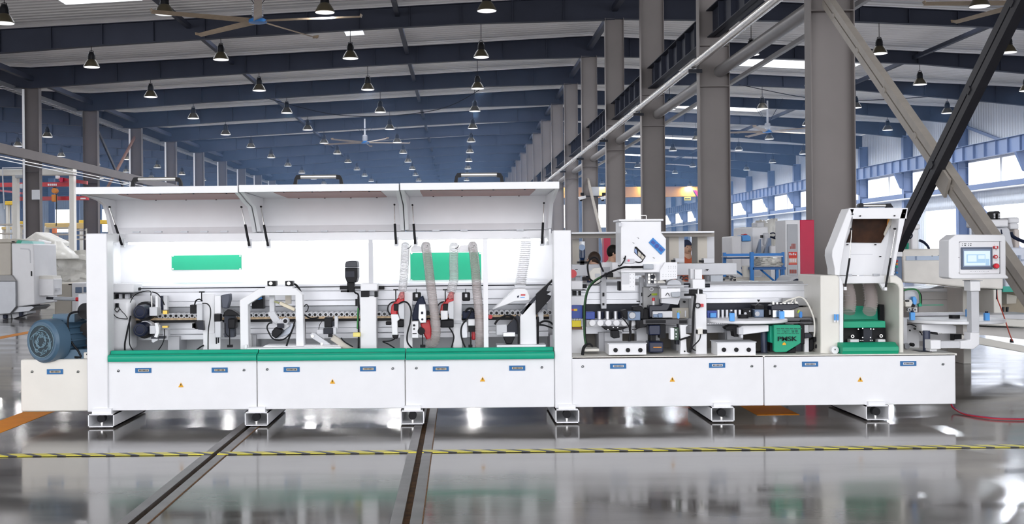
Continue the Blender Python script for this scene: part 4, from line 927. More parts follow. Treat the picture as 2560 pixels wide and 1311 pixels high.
MB().pb(1429, 585, 1552, 596, 11.62, .06).pp([(1640, 583), (1786, 583), (1786, 592), (1652, 592), (1645, 590)], 11.62, .06).build('frame_fascia', BROWNG, t)
for x0, x1, y0, y1, mt in ((1431, 1448, 598, 662, BEIGE), (1673, 1697, 591, 660, BEIGE), (1697, 1711, 591, 660, LGREY), (1744, 1768, 590, 660, BEIGE), (1768, 1786, 579, 660, LGREY)):
    MB().pb(x0, y0, x1, y1, 11.75, .3).build('frame_post', mt, t)
MB().pb(1688, 646, 1711, 656, 11.5, .1).pb(1759, 646, 1786, 658, 11.5, .1).build('clamp_block', LGREY, t, .003); MB().pb(1681, 650, 1689, 656, 11.5, .08).pb(1751, 651, 1760, 657, 11.5, .08).build('clamp_knob', BLACK, t)
for x in (1445, 1700, 1775): MB().pb(x - 6, 690, x + 6, 735, 11.55, .1).build('frame_leg', LGREY, t)
# ---- feeder tower
u = unit('feed_tower', 1605, 620, 10.75)
MB('P').pp([(525, 115), (873, 115), (873, 215), (915, 265), (915, 470), (865, 540), (800, 560), (525, 560)], 10.74, .36).build('tower_body', WHITE, u, .006)
MB('P').pb(508, 97, 893, 114, 10.72, .4).build('tower_lid', WHITE, u, .004)
MB('P').pt([(657, 98), (657, 68), (660, 66), (740, 66), (744, 68), (744, 98)], 4, 10.85, 6, 0).build('lid_handle', STEEL, u)
MB('P').pb(506, 130, 535, 160, 10.71, .04).build('lid_latch', LGREY, u)
MB('P').pp([(645, 335), (660, 335), (740, 415), (735, 430), (715, 455), (640, 385)], 10.735, .01).build('window_frame', BLACK, u); MB('P').pp([(645, 348), (662, 362), (668, 405), (642, 380)], 10.732, .006).build('window_glass', mat('glass_blue', (.16, .25, .48), .1), u)
MB('P').pp([(676, 372), (700, 396), (694, 428), (672, 408)], 10.732, .006).pp([(704, 400), (730, 424), (714, 448), (698, 432)], 10.732, .006).build('window_view', BEIGE, u)
o = MB('P').pp([(803, 258), (910, 360), (872, 405), (766, 300)], 10.728, .014).build('blue_plate', mat('cyan_blue', (.01, .22, .62), .4), u, .002)
MB('P').pp([(800, 278), (828, 304), (808, 318), (782, 296)], 10.724, .006).pp([(866, 336), (895, 362), (874, 380), (848, 354)], 10.724, .006).pc(836, 330, 19, 10.724, .006).build('plate_symbols', RBLUE, o)
for x, y in ((672, 260), (632, 302), (808, 431)): MB('P').pp([(x - 8, y - 5), (x + 10, y + 2), (x + 8, y + 6)], 10.735, .01).build('latch_mark', DARK, u)
MB('P').pt([(565, 412), (560, 440), (545, 470), (520, 500), (500, 498)], 6, 10.7).pt([(548, 440), (566, 425)], 6, 10.7, 6, 0).pt([(650, 465), (680, 472), (705, 465), (715, 450)], 5, 10.7).build('cable', BLACK, u)
MB('P').pb(560, 440, 640, 480, 10.72, .02).build('sensor', LGREY, u, .004); MB('P').pc(593, 455, 9, 10.71, .02).build('red_mark', mat('pink_mark', (.8, .15, .22), .5), u)
MB('P').pb(718, 487, 808, 530, 10.7, .05).build('cable_plug', mat('plug_grey', (.42, .45, .49), .4), u, .006); MB('P').pb(615, 502, 720, 515, 10.7, .03).build('cable_end', BLACK, u)
MB('P').pb(525, 480, 860, 555, 10.73, .2).build('tower_foot', WHITE, u)
# ---- plates under the tower
u = unit('glue_unit', 1600, 740, 10.85)
o = MB('P').pp([(863, 540), (905, 470), (1012, 470), (1012, 612), (863, 625)], 10.70, .03).build('perforated_plate', WHITE, u, .002)
m = MB('P')
for x in (888, 914, 936, 956, 978, 996):
    for y in (505, 520, 548, 575, 592): 
        if x > 930 or y > 550: m.pc(x, y, 3.2, 10.698, .004, 8)
m.build('hole_pattern', MGREY, o)['kind'] = 'stuff'
o = MB('P').pb(530, 562, 648, 716, 10.72, .04).build('slide_plate', WHITE, u, .002); m = MB('P')
for x in (606, 635):
    for y in (575, 607, 640, 680): m.pc(x, y, 3.2, 10.718, .004, 8)
m.build('bolt_holes', MGREY, o)
MB('P').pb(535, 565, 598, 660, 10.715, .01).build('plate_recess', LGREY, u)
for x0, x1 in ((355, 400), (690, 725)):
    MB('P').pb(x0, 600, x1, 870, 11.08, .07).build('vertical_rail', LGREY, u, .003)
    MB('P').pb(x0 + 12, 732, x0 + 28, 764, 11.07, .02).pb(x0 + 12, 822, x0 + 28, 842, 11.07, .02).build('rail_clamp', BLACK, u)
MB('P').pb(365, 470, 500, 510, 11.2, .1).build('white_step', WHITE, u); MB('P').pb(450, 470, 525, 600, 10.95, .15).build('motor_box', WHITE, u, .006); MB('P').pb(395, 560, 460, 600, 10.92, .12).pb(505, 635, 530, 715, 10.8, .1).build('motor_cap', BLACK, u, .006)
MB('P').pp([(250, 560), (290, 520), (350, 515), (355, 580), (345, 640), (290, 665), (265, 620)], 10.95, .06).build('belt_cover', IVORY, u, .006); MB('P').pb(303, 568, 345, 600, 10.945, .01).build('cover_window', MGREY, u)
for i, (cx, cy, r, mt) in enumerate(((985, 665, 62, MGREY), (875, 650, 34, IVORY))):
    MB('P').pp([(cx + r * math.cos(math.pi * k / 10), cy - r * .75 * math.sin(math.pi * k / 10)) for k in range(11)], 10.8, .12).build('pulley_guard', mt, u)
MB('P').pb(855, 670, 1110, 680, 10.78, .15).build('guard_shelf', LGREY, u)
m = MB('P')
for k in range(9): m.pb(760 + (k % 3) * 26, 570 + (k // 3) * 30, 778 + (k % 3) * 26, 592 + (k // 3) * 30, 10.9, .05)
m.build('air_fittings', STEEL, u)
MB('P').pb(745, 560, 860, 680, 10.95, .1).build('valve_bank', LGREY, u, .004); MB('P').pc(800, 595, 20, 10.88, .05).pc(798, 640, 12, 10.88, .05).build('gauge', DARK, u)
MB('P').pb(720, 685, 865, 860, 11.0, .08).build('gauge_board', mat('board_grey', (.40, .40, .40), .5), u); MB('P').pb(790, 738, 838, 756, 10.99, .01).build('green_label', mat('lime_label', (.40, .52, .03), .5), u); MB('P').pr(790, 702, 18, 12, 10.98, .02).build('hook_ring', WHITE, u); MB('P').pt([(757, 768), (768, 762), (785, 745)], 4, 10.98).build('tick_mark', BLACK, u)
# ---- left low controls beside the pillar
u = unit('infeed_controls', 1445, 780, 10.8)
MB('G').pb(48, 650, 187, 822, 10.75, .1).build('blue_box', RBLUE, u, .004); MB('G').pb(75, 695, 122, 724, 10.745, .01).build('yellow_tag', YELLOW, u); MB('G').pb(40, 698, 75, 720, 10.745, .01).build('red_tag', RED, u)
MB('G').pb(52, 850, 172, 934, 10.75, .1).build('yellow_box', mat('signal_yellow', (.85, .68, .01), .4), u, .004); MB('G').pb(52, 934, 186, 967, 10.77, .1).build('brown_base', mat('brown_varnish', (.16, .06, .01), .4), u)
m = MB('G')
for k in range(6): m.pb(60 + k * 21, 822, 70 + k * 21, 850, 10.77, .05)
m.build('comb_pins', WHITE, u)
MB('G').pb(46, 530, 235, 650, 10.9, .1).build('white_cover', WHITE, u, .004); MB('G').pb(46, 970, 215, 1280, 10.9, .25).build('white_leg', WHITE, u)
MB('G').pb(46, 330, 192, 445, 10.9, .2).build('cap_box', WHITE, u, .006); MB('G').pb(46, 447, 240, 456, 10.88, .2).build('cap_gasket', BLACK, u); MB('G').pb(62, 462, 112, 520, 10.95, .06).pb(142, 462, 172, 520, 10.95, .06).build('slide_gap', BLACK, u)
MB('G').pc(60, 235, 55, 10.85, .06).build('red_wheel', RED, u); MB('G').pt([(95, 185), (110, 178), (128, 180)], 5, 10.84).build('wheel_lever', BLACK, u)
MB('G').pb(190, 280, 275, 325, 10.95, .06).pb(190, 375, 248, 425, 10.95, .06).build('switch', BLACK, u, .004)
MB('P').pl(191, 342, [(26, 0), (27, .02)], 10.9).build('bowl_rim', SLATE, u)
o = MB('P').pv(191, 342, 430, 27, 11.0, 20).pv(191, 430, 455, 27, 11.0, 20, 16).build('oil_bowl', mat('navy_bowl', (.01, .025, .07), .15), u)
MB('P').pv(191, 290, 342, 24, 11.0, 20).build('bowl_head', mat('clear_head', (.75, .77, .8), .2), u); MB('P').pb(150, 462, 240, 480, 10.95, .05).pb(175, 452, 210, 492, 10.95, .06).build('valve', BLACK, u)
MB('G').pt([(330, 335), (285, 300), (265, 220), (258, 120), (295, 45), (350, 22), (400, 60), (435, 145), (465, 210)], 12, 10.78).pt([(300, 345), (345, 380), (400, 360), (440, 330)], 5, 10.78).build('cable_loop', BLACK, u)
MB('G').pt([(985, 148), (840, 150), (725, 152), (600, 195), (520, 232), (430, 278)], 13, 10.66).pt([(245, 1160), (205, 1210), (190, 1300)], 20, 10.66).pt([(225, 1165), (290, 1158), (325, 1195)], 13, 10.66).build('cable_trunk', BLACK, u)
MB('G').pt([(440, 272), (350, 325), (280, 400), (240, 500), (218, 620), (212, 780), (212, 950), (218, 1080), (235, 1165)], 12, 10.66).build('green_cable_trunk', mat('dark_green_sleeve', (.012, .07, .016), .5), u); MB('G').pt([(450, 276), (360, 335), (292, 405), (252, 500), (232, 620), (226, 780), (226, 950), (232, 1080), (250, 1160)], 9, 10.68).build('cable_trunk', BLACK, u)
MB('G').pb(215, 1220, 410, 1255, 10.7, .2).build('base_tray', IVORY, u, .004)
# ---- feeding rollers
u = unit('gluing_rollers', 1520, 800, 10.85)
MB('G').pb(228, 735, 352, 832, 10.85, .1).build('navy_block', RBLUE, u, .004)
MB('G').pb(245, 838, 890, 930, 10.85, .12).build('roller_housing', LGREY, u, .004)
for k in range(6):
    MB('G').pl(318 + k * 106, 882, [(36, -.006), (44, 0), (44, .04)], 10.82).build('knob_cover', WHITE, u)
for k in range(5):
    MB('G').pv(408 + k * 108, 728, 832, 24, 10.9).build('press_cylinder', ALU, u); MB('G').pv(452 + k * 108, 735, 828, 17, 10.95).build('spacer_or_shade_gap', NAVY if k % 2 == 0 else DARK, u)  # navy and dark bars stand in for the shaded gaps between cylinders
MB('G').pp([(440, 925), (800, 935), (690, 975), (500, 978)], 10.78, .1).pp([(570, 980), (672, 980), (680, 1075), (600, 1086), (575, 1070)], 10.75, .12).build('motor', BLACK, u, .006); MB('G').pc(525, 968, 8, 10.77, .02).pc(595, 940, 8, 10.77, .02).pc(652, 942, 8, 10.77, .02).build('motor_screws', WHITE, u)
MB('G').pb(785, 730, 952, 850, 10.74, .12).build('feed_motor', SLATE, u, .008); MB('G').pl(842, 782, [(40, -.006), (46, .0), (46, .02)], 10.73).build('feed_dial', MGREY, u)
MB('G').pp([(700, 720), (770, 705), (790, 760), (785, 830), (735, 820)], 10.77, .1).pp([(850, 665), (970, 660), (1000, 720), (985, 830), (950, 830), (945, 728), (850, 720)], 10.77, .1).pp([(890, 850), (980, 835), (1050, 880), (1030, 930), (900, 960)], 10.76, .1).build('feed_housing', BLACK, u, .006)
MB('G').pt([(715, 815), (765, 875), (805, 940), (822, 1000)], 9, 10.7).pt([(820, 850), (812, 960), (818, 1010), (800, 1140)], 16, 10.72).pt([(940, 870), (930, 930), (880, 970), (840, 965)], 6, 10.7).build('cable', BLACK, u)
MB('G').pb(960, 700, 1060, 830, 10.85, .1).build('slot_block', BLACK, u, .006); MB('G').pb(905, 590, 945, 605, 10.9, .04).build('lever_knob', BLACK, u)
MB('G').pb(720, 935, 830, 1000, 10.85, .06).build('grey_block', MGREY, u, .006); MB('G').pb(900, 940, 1045, 1190, 11.0, .15).build('support_leg', LGREY, u)
# glue pot table
u = unit('glue_pot_table', 1680, 800, 10.85)
MB('G').pb(985, 832, 1573, 898, 10.75, .3).build('table_plate', mat('table_grey', (.08, .08, .085), .4, .4), u, .003); MB('G').pb(1020, 842, 1282, 886, 10.745, .02).pb(1460, 845, 1560, 886, 10.745, .02).build('table_slot', BLACK, u)
MB('G').pp([(1065, 650), (1220, 650), (1240, 625), (1350, 625), (1320, 700), (1300, 720), (1200, 725), (1110, 725), (1110, 810), (1065, 810)], 10.8, .14).build('glue_pot', mat('pot_black', (.008, .009, .02), .35), u, .008)
MB('G').pb(1110, 728, 1370, 812, 10.78, .1).build('front_plate', LGREY, u, .004); MB('G').pb(1118, 765, 1180, 810, 10.77, .03).pb(1182, 755, 1240, 812, 10.765, .03).build('switch', SLATE, u, .004)
MB('G').pv(1120, 588, 648, 17, 10.88).build('clear_bottle', mat('bottle_clear', (.6, .6, .6), .15), u); MB('G').pv(1120, 550, 590, 19, 10.88).build('red_cap', RED, u); MB('G').pv(1203, 570, 628, 10, 10.88).build('oiler', DARK, u)
MB('G').pp([(1220, 425), (1475, 425), (1475, 545), (1220, 560)], 10.78, .12).build('control_box', WHITE, u, .006); MB('G').pb(1210, 400, 1300, 428, 10.77, .14).build('box_trim', MGREY, u); MB('G').pt([(1280, 525), (1295, 495), (1310, 490), (1330, 530)], 4, 10.775).build('box_mark', DARK, u)
MB('G').pp([(1225, 560), (1475, 548), (1440, 640), (1225, 620)], 10.8, .1).build('chute_plate', LGREY, u)
MB('G').pp([(1355, 480), (1475, 470), (1480, 530), (1440, 545), (1360, 540)], 10.74, .06).build('grey_actuator', mat('plug_grey', (.42, .45, .49), .4), u, .006)
MB('H').pb(205, 658, 412, 785, 10.95, .05).build('beige_plate', BEIGE, u); MB('H').pb(415, 545, 465, 790, 10.98, .05).pb(300, 540, 450, 660, 11.0, .04).build('back_plate', mat('board_grey', (.40, .40, .40), .5), u); MB('H').pc(360, 580, 14, 10.97, .03).build('black_knob', BLACK, u)
MB('H').pp([(268, 725), (280, 712), (297, 725), (297, 780), (282, 798), (268, 780)], 10.74, .02).build('blue_marker', LBLUE, u); MB('H').pr(288, 712, 20, 15, 10.76, .01).build('yellow_ring', mat('lime_label', (.40, .52, .03), .5), u); MB('H').pv(370, 690, 770, 9, 10.8, 12).build('small_bottle', LGREY, u)
MB('G').pb(1060, 905, 1212, 1042, 10.8, .15).build('blue_motor', mat('dark_navy', (.008, .014, .045), .35), u, .01); MB('G').pp([(1205, 905), (1282, 905), (1280, 1080), (1200, 1080)], 10.82, .1).pb(1098, 1040, 1152, 1132, 10.85, .06).build('motor_stem', BLACK, u)
MB('G').pb(1060, 1130, 1252, 1272, 10.7, .2).build('motor_base_box', mat('dark_navy', (.008, .014, .045), .35), u, .012); MB('G').pb(1120, 1195, 1225, 1205, 10.695, .01).build('orange_script', ORANGE, u)
MB('H').pb(182, 908, 232, 1060, 10.74, .1).build('white_block', WHITE, u, .006); MB('H').pb(232, 905, 285, 1062, 10.75, .1).build('circuit_plate', mat('circuit_green', (.05, .09, .06), .5), u); MB('H').pc(252, 935, 9, 10.74, .02).pc(256, 985, 9, 10.74, .02).pc(254, 1022, 9, 10.74, .02).build('plate_screws', WHITE, u); MB('H').pb(285, 870, 305, 1120, 10.78, .1).pb(252, 1060, 290, 1118, 10.8, .08).build('side_bar', DARK, u)
MB('H').pp([(302, 872), (405, 872), (380, 900), (380, 985), (440, 1000), (380, 1040), (390, 1215), (425, 1230), (425, 1275), (300, 1275), (315, 1050)], 10.72, .08).build('white_bracket', WHITE, u, .004); MB('H').pe(300, 1060, 435, 1018, 12, 10.68).build('black_lever', BLACK, u); MB('H').pc(362, 1205, 10, 10.715, .01).build('bracket_bolt', BLACK, u)
# middle pillar with head
u = unit('middle_pillar', 1750, 800, 10.8)
MB('H').pb(500, 480, 640, 1252, 10.7, .2).build('pillar', WHITE, u, .006); MB('H').pb(440, 425, 526, 488, 10.75, .1).pb(540, 425, 590, 492, 10.75, .1).build('pillar_clamp', BLACK, u, .004); MB('H').pb(526, 400, 541, 492, 10.74, .05).build('clamp_strip', WHITE, u)
MB('H').pb(462, 298, 620, 415, 10.7, .2).build('head_box', WHITE, u, .006); MB('H').ph(352, 425, 372, 26, 10.8).ph(620, 676, 375, 25, 10.8).build('shaft_coupling', DARK, u)
MB('H').pr(530, 628, 34, 25, 10.67, .04).build('clamp_ring', BLACK, u); MB('H').pb(560, 606, 600, 644, 10.67, .04).build('red_clip', RED, u)
MB('H').pb(515, 922, 590, 990, 10.67, .03).build('sensor_bracket', IVORY, u, .003); MB('H').pb(600, 932, 646, 984, 10.66, .05).pb(514, 935, 528, 985, 10.66, .05).build('sensor_head', BLACK, u, .004)
MB('H').pt([(562, 990), (545, 1060), (470, 1140), (460, 1170), (500, 1196)], 8, 10.66).pt([(355, 492), (470, 490), (494, 505), (488, 570), (474, 700), (468, 900), (452, 1080), (428, 1218)], 15, 10.66).build('cable', BLACK, u)
MB('H').pb(490, 170, 580, 300, 10.95, .1).pb(435, 165, 490, 290, 11.0, .1).build('rear_post', WHITE, u); MB('H').pb(690, 245, 845, 335, 11.4, .08).build('grey_box', mat('plug_grey', (.42, .45, .49), .4), u, .004); MB('H').pb(690, 335, 845, 430, 11.42, .08).build('box_base', WHITE, u)
MB('H').pp([(635, 168), (668, 168), (651, 190)], 11.45, .04).build('adjust_lever', BLACK, u)
m = MB('H'); random.seed(3)
for k in range(26): 
    x = 270 + random.random() * 160 if k < 12 else 850 + random.random() * 160; y = 250 + random.random() * 45; m.pb(x, y, x + 6 + random.random() * 16, y + 5 + random.random() * 18, 11.4, .05)
m.build('small_fittings', DARK, u)['kind'] = 'stuff'
# front push boxes
for x0, x1, y0, y1 in ((1522, 1616, 860, 888), (1793, 1889.5, 857, 889)):
    o = MB().pb(x0, y0, x1, y1, 10.52, .25).build('front_box', WHITE, MC, .004)
    MB().pb(x0 - 3, y0 - 1.5, x1 + 2, y0 + .5, 10.515, .26).build('box_rim', LGREY, o)
    for k in range(3): MB().pl(x0 + 17 + k * 31, (y0 + y1) / 2 + 2, [(5.2, -.006), (5.6, 0), (5.6, .02)], 10.515, 20).build('port_hole', BLACK, o)
# ---- first reel tray
def reel(cx, cy, r, Y, pegs, hub, nm):
    u = unit('reel_tray', cx, cy, Y, nm)
    c = W(cx, cy, Y); R = r * Y / F
    MB().lathe(c, (0, 0, 1), [(R * .96, -.018), (R, -.012), (R, .012), (R * .97, .016), (R * .3, .016), (.03, .018)], 64).build('reel_disc', WHITE, u)
    for (px, dy) in pegs:
        x = (px - CX) * (Y + dy) / F; p = Vector((x, Y + dy, c.z))
        MB().box(p.x - .022, p.x + .022, p.y - .02, p.y + .02, c.z + .01, c.z + .085).build('blue_peg', LBLUE, u, .004); MB().cyl((p.x, p.y, c.z + .085), (p.x, p.y, c.z + .10), .014, 12).build('peg_tip', NAVY, u)
    MB().cyl((c.x - hub, Y, c.z + .01), (c.x - hub, Y, c.z + .05), .05, 20).build('reel_hub', BLACK, u)
    return u
u = reel(1866, 800.5, 99, 10.84, ((1828, -.33), (1953, -.1)), .03, None)
MB('I').pp([(645, 965), (692, 938), (970, 932), (970, 1002), (692, 1038), (648, 1032)], 10.6, .12).build('reel_arm', WHITE, u, .006); MB('I').pb(640, 962, 692, 1036, 10.59, .14).pb(662, 1036, 692, 1074, 10.6, .1).build('arm_end', LGREY, u, .004)
MB('I').pp([(490, 960), (560, 930), (640, 935), (640, 1060), (590, 1060), (580, 985), (510, 985)], 10.66, .12).build('arm_bracket', BLACK, u, .004)
MB('I').pv(916, 1005, 1255, 36, 10.72, 24).build('reel_post', mat('post_navy', (.035, .045, .085), .35), u); MB('I').pp([(835, 1268), (840, 1240), (865, 1235), (970, 1235), (990, 1245), (990, 1268)], 10.66, .2).build('post_base', DARK, u)
m = MB('I')
for k in range(16): m.pb(305 + k * 20, 910, 318 + k * 20, 922, 10.62, .03)
m.build('tray_rollers', LGREY, u)
# cylinders behind the reel
u = unit('pressing_rollers', 1810, 790, 10.95)
for k in range(6): MB('I').pv(418 + k * 47, 765, 850, 15, 11.0).build('press_cylinder', ALU, u)
MB('I').pb(300, 775, 402, 850, 11.0, .08).build('navy_block', RBLUE, u); MB('I').pb(330, 800, 396, 850, 10.98, .06).build('blue_block', LBLUE, u, .004)
MB('I').pp([(690, 760), (780, 750), (785, 850), (690, 850)], 10.98, .1).build('valve_cluster', BLACK, u, .006); MB('I').pc(715, 805, 14, 10.97, .02).pc(762, 780, 8, 10.97, .02).build('fitting', LGREY, u)
MB('I').pb(815, 715, 922, 760, 10.95, .14).build('motor_top', BLACK, u, .004); MB('I').pb(815, 760, 922, 850, 10.93, .14).build('feed_motor', SLATE, u, .008); MB('I').pc(845, 810, 26, 10.92, .04).build('feed_dial', MGREY, u); MB('I').pp([(822, 722), (868, 688), (868, 700), (835, 728)], 10.94, .04).pp([(848, 655), (878, 655), (862, 678)], 11.0, .03).build('adjust_lever', BLACK, u)
MB('I').pb(925, 760, 985, 850, 10.97, .1).build('slot_block', BLACK, u, .006); MB('I').pb(978, 708, 992, 820, 10.95, .04).build('guide_bar', LGREY, u)
MB('I').pp([(1000, 770), (1000, 720), (1040, 705), (1290, 700), (1310, 735), (1200, 770)], 10.85, .15).build('glue_pot', mat('pot_black', (.008, .009, .02), .35), u, .006); MB('I').pb(1015, 770, 1246, 846, 10.8, .06).build('mirror_plate', STEEL, u); MB('I').pb(1200, 738, 1455, 852, 10.9, .05).build('beige_plate', mat('warm_grey_plate', (.36, .34, .31), .45), u)
MB('I').pp([(1305, 790), (1320, 782), (1336, 790), (1336, 845), (1320, 852), (1305, 845)], 10.78, .02).build('blue_marker', BLUE, u); MB('I').pp([(1280, 800), (1295, 765), (1312, 770), (1300, 800)], 10.79, .02).build('yellow_clip', mat('lime_label', (.40, .52, .03), .5), u)
MB('I').pb(1130, 852, 1475, 885, 10.75, .3).pb(1150, 895, 1450, 916, 10.75, .3).build('table_plate', mat('table_grey', (.08, .08, .085), .4, .4), u); MB('I').pb(1315, 872, 1425, 900, 10.74, .2).build('table_slot', BLACK, u)
MB('I').pb(1125, 640, 1415, 720, 11.08, .05).build('back_plate', mat('board_grey', (.40, .40, .40), .5), u)
MB('I').pt([(1120, 695), (1180, 662), (1250, 640), (1300, 626), (1350, 642), (1392, 695), (1425, 760), (1455, 840), (1468, 900), (1470, 1000), (1462, 1060)], 9, 10.72).pt([(1205, 700), (1232, 660), (1258, 632)], 8, 10.74).pt([(1260, 645), (1260, 685), (1290, 695)], 8, 10.74).build('white_cable', IVORY, u)
m = MB('I')
for k in range(7): m.pb(1010 + k * 42, 676 + (k % 3) * 9, 1030 + k * 42, 706, 10.86, .05)
m.build('air_fittings', STEEL, u)
for x in (1468, 1512): MB('I').pr(x, 780, 19, 10, 10.98, .06).build('press_roller', IVORY, u)
MB('I').pb(1480, 835, 1556, 850, 10.95, .1).build('track_rail', BLACK, u)
# green guard with lettering
u = unit('green_guard', 1968, 845, 10.6)
MB('J').pp([(885, 640), (1380, 640), (1405, 665), (1405, 990), (1130, 1160), (920, 1165), (885, 1140)], 10.56, .05).build('guard_front', GREENP, u, .004)
MB('J').pp([(805, 655), (1330, 650), (1330, 990), (880, 1000), (810, 975)], 10.62, .22).build('guard_body', GREEN, u, .004)
MB('J').pb(1380, 615, 1480, 1010, 10.7, .2).pp([(1130, 1165), (1310, 1060), (1310, 1185), (1170, 1185)], 10.68, .15).build('motor', BLACK, u, .006); MB('J').pb(1300, 1000, 1470, 1190, 10.85, .1).pb(810, 980, 880, 1180, 10.85, .1).build('dark_stand', DARK, u)
o = text_mesh('PMSK', 85 / 7.713 * 10.56 / F / .70, TEXTM, u, 'lettering', MB('J').w(1140, 912, 10.553), 'black lettering reading PMSK', .0012, 1.28)
m = MB('J')
for k in range(6): m.pb(940 + k * 84, 704, 1004 + k * 84, 720, 10.556, .004); m.pb(955 + k * 72, 798, 1010 + k * 72, 812, 10.556, .004)
for k in range(4): m.pb(950 + k * 90, 738, 1010 + k * 90, 746, 10.556, .004); m.pb(950 + k * 90, 772, 1010 + k * 90, 780, 10.556, .004)
m.pp([(1085, 785), (1125, 785), (1105, 750)], 10.556, .004); m.pp([(1238, 785), (1272, 785), (1255, 745)], 10.556, .004); m.pb(1300, 735, 1345, 785, 10.556, .004)
m.build('pictogram_row', mat('dark_green_print', (.0, .12, .08), .5), u)
MB('J').pp([(1050, 1030), (1055, 1000), (1085, 970), (1115, 1000), (1120, 1030)], 10.553, .006).build('warning_sign', WARN, u)
MB('J').pb(1470, 640, 1560, 1225, 10.8, .1).pb(1560, 640, 1660, 780, 10.85, .1).build('white_leg', WHITE, u, .004); MB('J').pp([(1470, 800), (1590, 795), (1640, 850), (1640, 880), (1470, 905)], 10.74, .08).build('lever_arm', DARK, u, .006)
MB('J').pp([(1570, 930), (1650, 900), (1660, 1100), (1600, 1150), (1560, 1110)], 10.8, .08).pp([(1650, 870), (1740, 880), (1720, 960), (1650, 970)], 10.78, .08).pb(1620, 1060, 1810, 1160, 10.9, .1).build('black_clamps', BLACK, u, .006)
MB('J').pe(1690, 1050, 2010, 1105, 42, 10.78).build('black_roll', mat('roll_charcoal', (.03, .03, .035), .5), u); MB('J').pl(2065, 1125, [(70, -.004), (78, .004), (78, .05)], 10.60, 28).build('roll_end', WHITE, u); MB('J').pp([(2050, 1125), (2082, 1125), (2066, 1095)], 10.594, .004).build('roll_mark', DARK, u)
# ---- pre-milling station with open hood
u = unit('milling_station', 2180, 790, 10.8)
MB('K').pp([(97, 652), (222, 652), (252, 668), (270, 700), (275, 735), (275, 1275), (97, 1275)], 10.66, .7).build('side_wall', IVORY, u, .01)
MB('K').pp([(246, 662), (262, 685), (270, 705), (276, 740), (276, 1275), (246, 1275)], 10.645, .03).build('wall_edge', WHITE, u, .004)
MB('K').pp([(640, 655), (695, 655), (730, 680), (745, 715), (748, 745), (748, 1275), (712, 1275), (712, 760), (700, 728), (675, 715), (640, 712)], 10.66, .7).build('side_wall', IVORY, u, .01)
MB('K').pb(225, 655, 690, 715, 10.8, .06).build('header', WHITE, u, .004)
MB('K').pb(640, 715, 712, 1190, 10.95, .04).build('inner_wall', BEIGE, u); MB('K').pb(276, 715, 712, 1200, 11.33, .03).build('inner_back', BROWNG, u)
MB('K').pp([(280, 905), (320, 890), (540, 893), (545, 1012), (280, 1012)], 11.05, .03).build('green_hood', GREEN, u); MB('K').pb(277, 1010, 605, 1062, 10.74, .34).build('green_hood_front', GREENP, u, .006)
MB('K').pb(277, 1062, 605, 1190, 10.9, .3).build('mechanism', BLACK, u); MB('K').pb(432, 1062, 502, 1190, 10.8, .1).build('centre_block', DARK, u, .004); MB('K').pb(560, 880, 592, 1010, 11.0, .1).build('black_rail', BLACK, u)
for x, y in ((348, 1128), (571, 1125)): MB('K').pr(x, y, 13, 7, 10.86, .05).build('bearing', STEEL, u)
MB('K').pb(330, 1152, 400, 1189, 10.82, .1).pb(548, 1152, 605, 1189, 10.82, .1).build('white_block', WHITE, u, .004)
m = MB('K')
for x, y in ((427, 1065), (393, 1072), (490, 1070), (512, 1072), (427, 1137), (488, 1137), (413, 1160), (428, 1160), (487, 1160), (500, 1160)): m.pc(x, y, 5, 10.79, .02, 8)
m.build('bolts', STEEL, u)
o = MB('K').pt([(295, 700, 11.0), (325, 800, 10.95), (328, 880, 10.9), (318, 940, 10.86)], 46, 10.9, 20, 8).build('clear_hose', HOSED, u); MB('K').pt([(470, 700, 11.1), (488, 790, 11.0), (492, 870, 10.93), (478, 935, 10.86)], 50, 10.95, 20, 8).build('clear_hose', HOSED, u)
for pts, r in (([(300, 720, 11.0), (322, 800, 10.95), (328, 880, 10.9), (320, 935, 10.87)], 47), ([(472, 720, 11.1), (488, 790, 11.0), (492, 870, 10.93), (480, 930, 10.87)], 51)):
    q = MB('K')
    for k in range(12):
        t = k / 11 * 2.999; i = int(t); f_ = t - i; a_ = pts[i]; b_ = pts[i + 1]; c = q.w(a_[0] + (b_[0] - a_[0]) * f_, a_[1] + (b_[1] - a_[1]) * f_, a_[2] + (b_[2] - a_[2]) * f_)
        q.ring(c, c + Vector((0, 0, .003)), q.l(r + 2, 10.95), q.l(r - 2, 10.95), 20)
    q.build('hose_ribs', RIB, u)
for x in (210, 231):
    MB('K').pv(x, 955, 1002, 8, 10.63).build('blue_peg', LBLUE, u); MB('K').pb(x - 6, 1002, x + 6, 1018, 10.63, .02).build('peg_socket', WHITE, u)
a, b_ = W(2108, 875, 10.5), W(2249, 875, 10.5)
MB().profx(a.x, b_.x, [(10.53, .60), (10.515, .63), (10.52, .665), (10.56, .68), (10.6, .70), (10.66, .70), (10.68, .60)]).build('green_pad', GREENP, u, .004)
